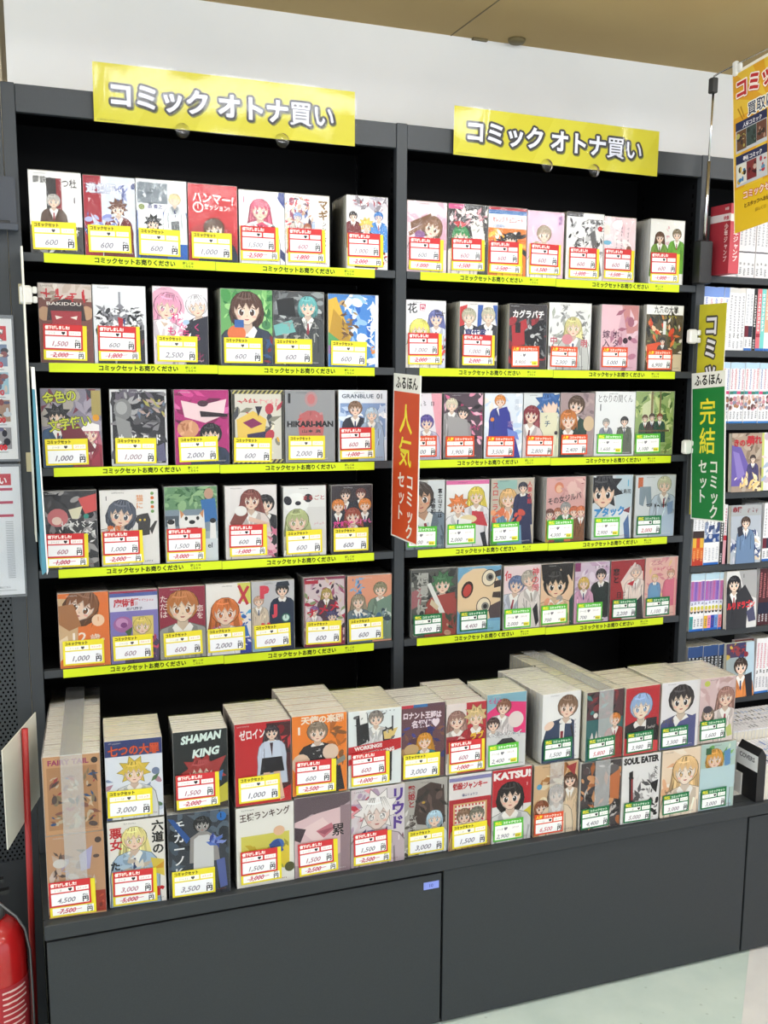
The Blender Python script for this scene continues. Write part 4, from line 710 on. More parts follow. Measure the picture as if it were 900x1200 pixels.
# ------------------------------------------------------------------ price tags
def price_art(kind, price, old, sd):
    rn = random.Random(sd); out = []
    pen = rn.choice(('8b8894', '807e8c', 'a08e9a', '918f9b')); vols = '1〜%d' % rn.randint(5, 18)
    def yen(A, x, y, s=13, c='33343a'):
        A.text('円', x, y, s, c, .05); A.text('税込', x+1, y+s*.92, s*.42, c, .02)
    if kind == 'Y':
        A = Art(93, 60, 'e4d636'); A.text('コミックセット', 4, 50.2, 8.2, '1e1e14', .05, sx=.92)
        A.rect(5, 36.5, 58, 46.5, 'f6f4e6'); A.rect(61, 36.5, 88, 46.5, 'f6f4e6'); A.rect(5, 4, 88, 33.5, 'eceef4')
        A.text(vols, 14, 38, 8, 'b0a8a8', 0, shear=.2); A.text('♥', 40, 38.5, 7, '4a4a50'); A.text('コミック', 63, 39.5, 5.6, 'c86a50', .01)
        A.text(price, 17 if len(price) > 3 else 24, 10, 17, pen, .022, sx=1.08, shear=.28); yen(A, 73, 7, 14); out = [('price_tag', A, 0, 0)]
    elif kind == 'R':
        B = Art(93, 78, 'e4d636'); B.rect(5, 4, 88, 20, 'f2f2f4'); B.text(old, 18, 7, 14, 'b83a58', .03, sx=1.05, shear=.3); yen(B, 74, 5, 12, '55565c')
        B.poly([(14, 10), (64, 13), (64, 14.4), (14, 11.4)], 'd06a80')
        A = Art(84, 57, 'c9373b'); A.text('値下げしました!', 4, 46.5, 8.4, 'fff6f2', .05, sx=.85)
        A.rect(4, 33, 50, 42.5, 'f6f2f2'); A.rect(54, 33, 80, 42.5, 'f6f2f2'); A.rect(4, 4, 80, 30, 'eff0f5')
        A.text(vols, 10, 34.5, 7.5, 'a8a4aa', 0, shear=.2); A.text('♥', 38, 35, 7, '2e2a30'); A.text('コミック', 56, 35.6, 5.2, 'd04a4a', .01)
        A.text(price, 15 if len(price) > 3 else 22, 9, 15, rn.choice((pen, 'b07a8c')), .022, sx=1.08, shear=.28); yen(A, 66, 7, 13)
        out = [('price_tag', B, 0, 0), ('discount_tag', A, 0, 22.5)]
    else:
        bg, hd, tx, txt = {'P': ('d8502e', 'f4d840', 'fbe8d8', '人気'), 'P2': ('d8502e', 'f4d840', 'fbe8d8', '人気'), 'GD': ('1f7044', 'e4dc40', 'cfe8cf', '完結'), 'GL': ('58b83c', 'f0ec40', 'f4fbf0', '完結')}[kind]
        A = Art(82, 55, bg); A.text(txt, 4, 44, 9.2, hd, .04); A.text('コミックセット', 25, 44.4, 7.4, tx, .045, sx=1.0)
        if kind in ('GL', 'P2'):
            A.rect(4, 4, 78, 41, 'f3f4f2'); A.text(vols+' ♥', 8, 28, 8.5, '7a7880', 0, shear=.2); A.text('コミック', 50, 30, 5, '9a7a80')
            A.text(price, 8, 8, 14, pen, .022, sx=1.08, shear=.28); A.text('円', 54, 9, 7, '3a3a40', .02); A.rect(60, 5, 77, 15, 'e8e040'); A.text('完結' if kind == 'GL' else '人気', 61, 7, 6, '4a4a20')
        else:
            A.rect(4, 31, 50, 41, 'f2f4f0'); A.rect(54, 31, 78, 41, 'f2f4f0'); A.rect(4, 4, 78, 28, 'eef0f2')
            A.text(vols, 8, 32.5, 8, 'a0a0a4', 0, shear=.2); A.text('♥', 40, 33, 7, '2a2a30'); A.text('コミック', 56, 33.8, 5, 'a06a5a' if kind == 'P' else '5a7a60')
            A.text(price, 14, 8, 15, rn.choice((pen, 'c8707e' if price in ('5,800', '2,000', '6,500') else pen)), .022, sx=1.08, shear=.28); yen(A, 65, 6, 13)
        out = [('price_tag', A, 0, 0)]
    return out

def volume_mesh(w, h, t, edge, rn, spine='right'):
    b = MB(); pg = rn.choice(('efebdc', 'f0efe8', 'ece8d6', 'f2f1ec'))
    c = 0.9; e = tuple(.62+.25*q for q in lin(edge))
    b.box(0, w, 0, .45, 0, h, e); b.box(0, w, t-.55, t-.1, 0, h, e)
    b.box(w-c, w, .45, t-.55, 0, h, 'e8e6e2'); b.box(1.0, w-c, .45, t-.55, 1.2, h-.5, pg)
    return b.mesh('volume', M['paper'], ink=True)

def film_part(root, w, h, d, sd):
    """shrink wrap: slightly rumpled film over front, top, sides and back"""
    rn = random.Random(sd); g = 1.3; nx, nz = 5, 7; vs = []; fs = []
    def grid(fn, a, b):
        k = len(vs)
        for i in range(a+1):
            for j in range(b+1): vs.append(fn(i/a, j/b, 0 < i < a and 0 < j < b))
        for i in range(a):
            for j in range(b): fs.append((k+i*(b+1)+j, k+(i+1)*(b+1)+j, k+(i+1)*(b+1)+j+1, k+i*(b+1)+j+1))
    j_ = lambda q: rn.uniform(0, 1.1) if q else 0
    X = lambda u: -w/2-.6+u*(w+1.2)
    grid(lambda u, v, q: (X(u), -g-j_(q), v*(h+1.4)), nx, nz)
    grid(lambda u, v, q: (X(u), -g+v*(d+2*g), h+1.4+(rn.uniform(0, 2.2) if q else 0)), nx, nz)
    grid(lambda u, v, q: (-w/2-.6-j_(q)*.3, d+g-u*(d+2*g), v*(h+1.4)), 3, nz)
    grid(lambda u, v, q: (w/2+.6+j_(q)*.3, -g+u*(d+2*g), v*(h+1.4)), 3, nz)
    grid(lambda u, v, q: (X(1-u), d+g, v*(h+1.4)), 2, 2)
    b = MB(); b.add(vs, fs); return b.build('plastic_wrap', M['film'], root, smooth=True)

def comic_stack(root, w, h, d, n, spec, sd, z0=0, tagdx=None, tagz=None):
    """volumes, printed cover and price tag of one wrapped set; local origin at the front bottom middle"""
    label, bg, ops, kind, price, old = spec; rn = random.Random(sd); t = d/n
    me = volume_mesh(w, h, t, bg, rn)
    for k in range(n):
        o = link(bpy.data.objects.new('volume', me), root)
        hs = 1-rn.random()*.012 if k else 1
        o.location = ((-w/2+(rn.uniform(-.5, .5) if k else 0))*MM, (k*t+.4)*MM, z0*MM); o.scale = (1, 1, hs)
    A = Art(w-.6, h-.6, bg, .25); draw(A, ops)
    draw(A, [S(rn.uniform(3, 40), 2.2, 22, 2.2, rn.choice(('6a6a70', 'd8d8d8', '3a3a40')), sd, 8), S(rn.uniform(60, 72), 94, 24, 2.4, rn.choice(('55555a', 'e4e4e4', '8a3a40')), sd+1, 8)])
    A.EPS = min(.012, .75/max(1, A.n))
    A.v = [(x, y*A.EPS/.012 if y < 0 else y, z) for x, y, z in A.v]
    A.build('cover_print', root, (-w/2+.3, .1, z0+.3), M['cover'])
    if kind:
        dx = rn.uniform(2, 9) if tagdx is None else tagdx; dz = rn.uniform(4, 9) if tagz is None else tagz
        for i, (nm, T_, ox, oz) in enumerate(price_art(kind, price, old, sd)):
            T_.build(nm, root, (-w/2+dx+ox+rn.uniform(-1, 1), -3.9-i*.9, z0+dz+oz), M['ink'], ry=rn.uniform(-.025, .02))

def tape_part(root, w, front_h, depth, x=0, wd=42):
    b = MB(); b.box(x-wd/2, x+wd/2, -3.4, -3.2, 4, front_h+3.6); b.box(x-wd/2, x+wd/2, -3.4, depth, front_h+3.4, front_h+3.6)
    return tag(b.build('clear_tape', M['tape'], root), 'clear packing tape')

GROUPN = ['top', 'second', 'third', 'fourth', 'fifth']
for (row, bay), specs in U.items():
    for k, (sp, ps) in enumerate(zip(specs, POS[row, bay])):
        x, w, h, d, n = ps; sd = row*1000+bay*100+k
        rn = random.Random(sd)
        root = empty('comic_set', (x+w/2, 8+rn.uniform(-1, 2), ZS[row-1]+.4), rn.uniform(-.006, .012))
        tag(root, sp[0], 'comic set', 'price-tagged comic sets on the %s shelf of the %s bay' % (GROUPN[row-1], ('first', 'second')[bay]))
        comic_stack(root, w, h, d, n, sp, sd); film_part(root, w, h, d, sd)
for key, (lx, lw, lh, ux, uw, uh, d, n) in LPOS.items():
    y = LFRONT[key]; sd = ord(key)*50
    if key == 'A':
        root = empty('comic_set', (lx+lw/2, y, LEDGE+.4), LROT['A']); tag(root, LO['A', 1][0], 'comic set', 'comic sets on the display ledge')
        comic_stack(root, lw, lh, d, n, LO['A', 0], sd); comic_stack(root, uw, uh, d, n, LO['A', 1], sd+1, z0=lh+1.5)
        film_part(root, lw, lh+uh+1.5, d, sd); tape_part(root, lw, lh+uh+1.5, d, wd=44)
        continue
    for tier, (x, w, h, z) in enumerate(((lx, lw, lh, LEDGE+.4), (ux, uw, uh, LEDGE+lh+4.2))):
        sp = LO[key, tier]; root = empty('comic_set', (x+w/2, y+(0, 1.5)[tier], z), LROT.get(key, 0) if tier or key in 'BC' else 0)
        tag(root, sp[0], 'comic set', 'comic sets on the display ledge')
        comic_stack(root, w, h, d, n, sp, sd+tier+7); film_part(root, w, h, d, sd+tier)
        if key == 'K': tape_part(root, w, h, d, x=(2, 0)[tier], wd=44)
        if key == 'J' and tier == 0: tape_part(root, w, h, 20, x=0, wd=40)

# ------------------------------------------------------------------ yellow shelf strips
def strip_art(w):
    A = Art(w, 20.5, 'cce024', .5); A.text('コミックセットお売りください', w*.28, 5.6, 13.4, '3a420c', .05, sx=.96)
    A.text('詳しくは', w*.80, 11.5, 6.2, '46541a', .03); A.text('こちら→', w*.80, 4.2, 6.2, '46541a', .03); return A
NTH = ['highest', 'second highest', 'middle', 'second lowest', 'lowest']
for bay, (xa, xm, xb) in enumerate(((72, 450, 844), (966, 1352, 1742))):
    for row in range(5):
        for half, (a, b_) in enumerate(((xa, xm), (xm+1, xb))):
            A = strip_art(b_-a)
            o = A.build('shelf_label_strip', None, (a, .3-half*.5, ZS[row]-LT-1.5+half*-1.0), ry=random.Random(row*9+bay*3+half).uniform(-.002, .002))
            tag(o, 'yellow-green shelf strip, %s half of the %s shelf edge, %s' % (('left', 'right')[half], NTH[row], ('first bookcase', 'middle bookcase')[bay]), 'shelf strip', 'yellow shelf edge strips')

# ------------------------------------------------------------------ large yellow header signs in clear sleeves
def header_sign(x, y, z, label, ry, w=600, h=125, clips=()):
    r = tag(empty('header_sign', (x, y, z), 0, ry), label, 'sign', 'yellow header signs')
    A = Art(w, h, 'cbc336', .8)
    for k in range(3): A.poly([(k*220, 0), (k*220+90, 0), (k*220+160, h), (k*220+60, h)], 'd0c940')
    dx = (glyphs('コミック オトナ買い', .0)[2]-glyphs('買い', .0)[2])*57*.985
    for off in (0,):
        A.text('コミック オトナ', 30, 40, 57, '3d3d44', .03, sx=.985, out='3d3d44', ow=.1, shadow='77783a'); A.text('買い', 30+dx, 40, 57, '3d3d44', .01, sx=.985, out='3d3d44', ow=.1, shadow='77783a')
        A.text('コミック オトナ', 30, 40, 57, 'e4e6f4', .032, sx=.985); A.text('買い', 30+dx, 40, 57, 'e4e6f4', .012, sx=.985)
    A.text('※一部対象外の商品がございます', 6, 3.5, 4, '9a9440'); A.build('sign_card', r, (0, 0, 0))
    s = MB(); n = 16; vs = []; fs = []; rn = random.Random(int(x))
    for i in range(n+1):
        for j in range(5): vs.append((-3+i/n*(w+6), -3.2-rn.uniform(0, 2.5), -3+j/4*(h+6)))
    for i in range(n):
        for j in range(4): fs.append((i*5+j, i*5+5+j, i*5+6+j, i*5+j+1))
    s.add(vs, fs); s.build('clear_sleeve', M['sleeve'], r, smooth=True)
    for cx in clips:
        c = MB().lathe([(4, -8), (16, -7), (17, -4), (12, -1), (5, 0)], 0, 0, 18); c.v = [(cx+a, b-1-2, -c_*0-4+cz) for (a, cz, c_), b in zip(c.v, [v[2] for v in c.v])]
        c.build('suction_clip', M['film'], r, smooth=True)
    return r
header_sign(189, -10, 2147, 'yellow header sign with white outlined lettering above the first bookcase', 0.002, clips=(190, 420))
header_sign(1047, -10, 2149, 'yellow header sign with white outlined lettering above the middle bookcase', 0.012, h=117, clips=(260, 400))

# ------------------------------------------------------------------ projecting vertical signs
def board(name, A, p0, p1, z, label, cat, group=None, tilt=0, back='f2f2ef'):
    """card standing out from a post: left edge p0, right edge p1 (plan), bottom z"""
    th = math.atan2(p1[1]-p0[1], p1[0]-p0[0]); r = tag(empty(name, (p0[0], p0[1], z), th), label, cat, group)
    A.build('sign_face', r, (0, 0, 0), ry=tilt); b = MB().box(0, A.w, .35, 2, 0, A.h).build('backing', M['white'], r); b.rotation_euler = (0, tilt, 0)
    return r
def vert_card(bg, head, w=158, h=418):
    A = Art(w, h, 'f2f2ef', .3); A.rect(4, 4, w-4, h-44, bg); A.text('ふるほん', 14, h-34, 33, '1c1c20', .03, sx=.98)
    for i, ch in enumerate(head): A.text(ch, 38, h-140-i*82, 78, 'f2e640', .012)
    A.vtext('コミック', 108, 174, 43, 'eef0ea', .022, step=.98); A.vtext('セット', 56, 174, 43, 'eef0ea', .022, step=.98)
    return A
o = board('projecting_sign', vert_card('d2502a', '人気'), (889, -4), (903, -161), 1187, 'orange projecting sign with yellow and white lettering on the middle post', 'sign', tilt=.03)
o = board('projecting_sign', vert_card('23803f', '完結'), (1800, -30), (1800, -188), 1196, 'green projecting sign with yellow and white lettering by the right post', 'sign', tilt=-.075)
A = Art(125, 600, 'cbc336', .6)
for k in range(4): A.poly([(0, k*160), (0, k*160+70), (125, k*160+130), (125, k*160+50)], 'c6bd32')
A.vtext('コミックオトナ買い', 60, 575, 62, 'e8e8f2', .03, out='45423c', ow=.09, step=1.03)
o = board('projecting_sign', A, (1812, -4), (1812, -129), 1206, 'tall yellow projecting sign with outlined lettering, behind the green sign', 'sign')
for z, lb, xx in ((1717, 'white plastic clip on the right post, upper of two', 1788), (1404, 'white plastic clip on the right post, lower of two', 1788), (1766, 'white plastic clip on the leftmost post', 34)):
    r = tag(empty('sign_clip', (xx, -2, z)), lb, 'clip', 'white sign clips')
    MB().bev(-16, 10, -22, 0, -20, 20, 4).build('clip_body', M['white'], r, smooth=False)
    MB().bev(10, 20, -22, -13, -18, -3, 2).bev(10, 20, -22, -13, 3, 18, 2).build('jaw', M['white'], r)
# the two boards on the leftmost post, seen edge-on
r = tag(empty('projecting_sign', (24.5, -4, 1231)), 'cream projecting sign board seen edge-on at the leftmost post', 'sign')
MB().hexa([(0,-125,0),(3.2,-125,0),(3.2,0,0),(0,0,0),(-1,-125,628),(3,-125,628),(3,0,628),(-1,0,628)]).build('sign_face', M['cream'], r)
r = tag(empty('projecting_sign', (32, -6, 1163)), 'teal projecting sign board with white edge beside the cream one', 'sign')
MB().hexa([(2,-158,0),(12,-158,8),(8,0,8),(0,0,0),(0,-158,400),(5,-158,400),(3,0,400),(0,0,400)]).build('sign_face', M['teal'], r)
MB().hexa([(11.6,-160,0),(14.6,-160,8),(11,0,8),(8.5,0,0),(4.6,-160,446),(6.6,-160,446),(4.5,0,446),(2.6,0,446)]).box(0, 5, -158, 0, 400, 446).build('white_edge', M['white'], r)
for z, x in ((1768, 16), (1395, 14)):
    tag(MB().bev(x, x+12, -4, -.5, z-22, z+22, 1).build('tape_piece', M['tapeb']), 'beige tape patch on the leftmost post, %s one' % ('upper' if z > 1500 else 'lower'), 'tape', 'tape patches')

# ------------------------------------------------------------------ telescopic stand and banner, right post
r = tag(empty('banner_stand', (1800, -24, 1862)), 'chrome telescopic banner stand with black magnet base on the right post', 'banner stand')
MB().bev(-20, 20, -18, 22, 0, 117, 3).build('magnet_base', M['blackp'], r)
MB().tube([(2,0,112),(3,0,330)], 5, 10).build('pole', M['chrome'], r, smooth=True); MB().tube([(3,0,325),(6,0,520)], 3.2, 10).build('inner_pole', M['chrome'], r, smooth=True)
MB().bev(-4, 14, -10, 12, 508, 548, 2).build('joint', M['blackp'], r)
MB().tube([(6,4,540),(7,2,553),(7,-30,557),(7,-480,582)], 2.2, 8).build('arm', M['chrome'], r, smooth=True)
A = Art(300, 420, 'e0a428', .3)
for k in range(9): A.poly([(150, 300), (150+330*math.cos(k*.7), 300+330*math.sin(k*.7)), (150+330*math.cos(k*.7+.35), 300+330*math.sin(k*.7+.35))], 'e8c040')
A.rect(0, 0, 300, 112, 'e2bc28'); A.rect(0, 0, 3, 420, 'f4ead0'); A.rect(0, 412, 300, 420, 'f6f0e4')
A.text('コミック', 12, 350, 52, 'bf2c30', .04, out='fbf0ec', ow=.07, shadow='c86a30'); A.text('買取はじ', 62, 292, 36, 'f4f2ee', .02, out='f4f2ee', ow=.08); A.text('買取はじ', 62, 292, 36, '2c3a5c', .015)
A.poly([(20, 320), (24, 322), (44, 288), (41, 286)], 'b0801c'); A.poly([(32, 322), (36, 324), (50, 292), (47, 291)], 'b0801c')
for yb, t_, cols in ((205, '人気コミック', ('6a4a30 b8b060 3a2a28 d8c8a0', '3a4a48 5a6a60 2a3432', '6a4438 b08a78 3a2c28')), (118, '最新コミック', ('e0e0d8 3a78b0 c8a848 2a2420', '7a3034 c8a8a0 3a1a1e', 'c8c8cc b83a44 5a8ab0'))):
    A.rect(12, yb, 140, yb+78, 'c4c8d2'); A.rect(12, yb+58, 140, yb+80, '252c54'); A.text(t_, 42, yb+62, 13, 'e8e8f0', .03)
    A.rect(148, yb, 290, yb+78, 'c4c8d2'); A.rect(148, yb+58, 290, yb+80, '252c54')
    for k, cs in enumerate(cols):
        c = cs.split(); x0 = 16+k*41; y0 = yb+6+k*2; A.rect(x0, y0, x0+40, y0+50-k*2, c[0]); rn = random.Random(k+yb)
        for q in range(12): A.ell(x0+rn.uniform(6, 34), y0+rn.uniform(6, 42), rn.uniform(3, 8), rn.uniform(3, 8), rn.choice(c), 8)
A.text('コミックセット', 40, 82, 22, 'f6e8d8', .03, out='c84a30', ow=.07); A.text('とスタッフへお伝え', 44, 58, 13, '6a4a20', .03); A.text('詳しくは', 90, 38, 11, 'a88420', .01)
r = tag(empty('hanging_banner', (1806, -106, 1986), -math.pi/2), 'orange-yellow advertising banner hanging from the chrome stand', 'banner')
A.build('printed_sheet', r, (0, 0, 0), ry=-.0); 
r.rotation_euler = (0, 0, -math.pi/2)
for ch in r.children: ch.rotation_euler = (0, .11-.11, 0)
r.matrix_basis = Matrix.Translation((1.806, -.152, 1.985)) @ Matrix.Rotation(-math.pi/2, 4, 'Z') @ Matrix.Rotation(-.112, 4, 'Y')
MB().bev(6, 24, -6, 6, 408, 446, 3).bev(24, 40, -5, 5, 414, 436, 3).build('clip', M['white'], r)

# ------------------------------------------------------------------ left edge: poster holders, sign on red pole, fire extinguisher
r = tag(empty('poster', (-210, -8, 1403)), 'white price poster with red figures in a grey holder on the perforated panel', 'poster')
A = Art(208, 310, 'eceef0', .4); A.rect(6, 262, 196, 294, 'c8343c'); A.text('買取', 138, 266, 26, 'f6f4f4', .04, out='3a3a3e', ow=.05)
for j in range(4):
    for i in range(4):
        x0, y0 = 10+i*48, 206-j*61; rn = random.Random(i*7+j); A.rect(x0, y0, x0+42, y0+48, ('7a8aa8', '9ac0d0', 'a88a78', '8a8a90')[(i+j+1) % 4])
        for q in range(9): A.ell(x0+rn.uniform(5, 37), y0+rn.uniform(6, 44), rn.uniform(3, 9), rn.uniform(3, 9), rn.choice(('2a2a34', 'd8c8b8', '8a4a4a', 'c8d0d8', '5a5a78')), 8)
        A.text('000', x0+8, y0-2, 16, 'c8303a', .06); A.rect(x0+2, y0-8, x0+34, y0-6, 'b0b4b8')
A.build('printed_sheet', r, (0, 0, 0)); MB().box(-4, 212, .6, 4, -5, 318).build('holder', M['grey'], r)
MB().box(-4, 212, -2.2, -1.6, -5, 318).build('clear_cover', M['film'], r)
r = tag(empty('poster', (-212, -8, 1092)), 'white notice sheet with red header bar and rows of small print below the price poster', 'poster')
A = Art(210, 294, 'e6eaf0', .4); A.rect(8, 252, 192, 278, 'c02e3c'); A.text('ください', 112, 256, 18, 'f4eef0', .04)
for y in (240, 210, 180): A.rect(8, y, 194, y+6, 'b83a58')
for y in range(34): 
    for x0, x1 in ((120, 130), (142, 152), (176, 192)): A.rect(x0, 168-y*3.9, x1, 169.3-y*3.9, 'a8acb4')
A.text('詳細はこちら', 150, 16, 5, '8a8e94'); A.rect(130, 10, 192, 11, '9a9ea4')
A.build('printed_sheet', r, (0, 0, 0)); MB().box(-4, 214, .6, 4, -6, 300).build('holder', M['grey'], r)
MB().box(-4, 214, -2.2, -1.6, -6, 300).build('clear_cover', M['film'], r)
r = tag(empty('leaflet_holder', (-200, -6, 1900)), 'smoky acrylic leaflet holder at the upper left edge', 'leaflet holder')
ha = MB(); n = 6; pts = [(220,0),(220,108)]+[(212+8*math.cos(t*math.pi/2/n), 108+8*math.sin(t*math.pi/2/n)) for t in range(1, n+1)]+[(0,116),(0,0)]
ha.add([(x, -2, z) for x, z in pts]+[(x, 1, z) for x, z in pts], [tuple(range(len(pts))), tuple(range(2*len(pts)-1, len(pts)-1, -1))]+[(i, i+len(pts), (i+1) % len(pts)+len(pts), (i+1) % len(pts)) for i in range(len(pts))])
ha.build('back_plate', M['acrylic'], r); MB().bev(0, 222, -34, -2, 0, 4, 1).bev(0, 222, -37, -34, 0, 14, 1).build('lip', M['acrylic'], r)
MB().bev(120, 206, -30, -26, 4, 20, 1).build('leaflet', M['blackp'], r)
r = tag(empty('sign_stand', (-31, -150, 0)), 'white board on a thin red pole beside the fire extinguisher', 'sign stand')
MB().tube([(0,0,0),(13,0,816)], 7, 14).build('pole', M['redp'], r, smooth=True)
MB().hexa([(-35,-82,576),(-33,-84,574),(38,79,622),(36,81,622),(-35,-82,800),(-33,-84,800),(38,79,826),(36,81,826)]).build('board', M['cream'], r)
MB().lathe([(26,0),(26,8),(12,12),(8,30)], 0, 0, 24).build('foot', M['blackp'], r, smooth=False)
r = tag(empty('fire_extinguisher', (-106, -250, 0)), 'red fire extinguisher with grey valve and white print at the lower left corner', 'fire extinguisher')
MB().lathe([(58,4),(68,12),(70,30),(70,350),(66,385),(54,412),(36,428),(20,434)], 0, 0, 40).build('cylinder', M['red'], r, smooth=True)
MB().lathe([(62,0),(66,3),(66,24),(58,24)], 0, 0, 32).build('base_ring', M['blackp'], r)
MB().lathe([(24,430),(30,436),(30,452),(26,460),(14,470),(14,490)], 0, 0, 20).build('valve', M['grey'], r, smooth=True)
MB().hexa([(-50,-8,480),(40,-8,486),(40,8,486),(-50,8,480),(-50,-8,486),(40,-8,494),(40,8,494),(-50,8,486)]).hexa([(-60,-7,505),(30,-7,512),(30,7,512),(-60,7,505),(-60,-7,511),(30,-7,520),(30,7,520),(-60,7,511)]).build('lever', M['blackp'], r)
MB().tube([(0,-10,478),(20,-20,472),(52,-28,440),(68,-34,412),(76,-32,360),(77,-30,250),(76,-28,90)], 2.6, 10).build('hose', M['grey'], r, smooth=True)
vs = []; fs = []; n = 14
for k in range(n+1):
    t = math.radians(-100+k*100/n)
    for z in (96, 300): vs.append((70.6*math.cos(t), 70.6*math.sin(t), z))
lb = MB().add(vs, [(2*k, 2*k+2, 2*k+3, 2*k+1) for k in range(n)], 'a83038')
rn = random.Random(5)
for row in range(15):
    z = 288-row*13; vs = []
    t0, t1 = math.radians(-76), math.radians(rn.uniform(-36, -24))
    for k in range(7):
        t = t0+(t1-t0)*k/6
        for zz in (z-rn.choice((1.5, 1.5, 3)), z+2): vs.append((71*math.cos(t), 71*math.sin(t), zz))
    lb.add(vs, [(2*k, 2*k+2, 2*k+3, 2*k+1) for k in range(6)], 'e8c8c4' if row < 13 else 'e0c030')
lb.build('label', M['ink'], r, smooth=True, ink=True)

# ------------------------------------------------------------------ right bookcase: red divider, upright paperbacks, face-out books
r = tag(empty('divider_box', (1846, -79, 1889.4)), 'red card divider with white band and vertical white lettering', 'divider')
A = Art(34, 188, 'c2505a', .4); A.rect(0, 140, 34, 160, 'e8dcdc'); A.vtext('少年ジャンプ', 20, 136, 17, 'f2e4e4', .02); A.build('front_face', r, (0, 0, 0))
A = Art(94, 188, 'a83440', .4); A.rect(0, 142, 94, 162, 'e2d6d8'); A.text('特集', 62, 146, 12, 'b84858', .03); A.vtext('少年ジャンプ', 76, 136, 17, 'ecdcdc', .02); A.text('本棚', 66, 172, 9, 'e8d8d8')
A.build('side_face', r, (-.1, 94, 0), rz=-math.pi/2); MB().box(0, 34, .6, 94, 0, 188).build('body', M['redp'], r)
def book_mesh(t, h, w, edge):
    b = MB(); b.box(0, t, 0, .8, 0, h, edge); b.box(0, .6, .8, w, 0, h, edge); b.box(t-.6, t, .8, w, 0, h, edge); b.box(.6, t-.6, .8, w-1.5, 1.5, h-1.5, 'dcd8c8')
    return b.mesh('comic_book', M['paper'], ink=True)
_spine = {}
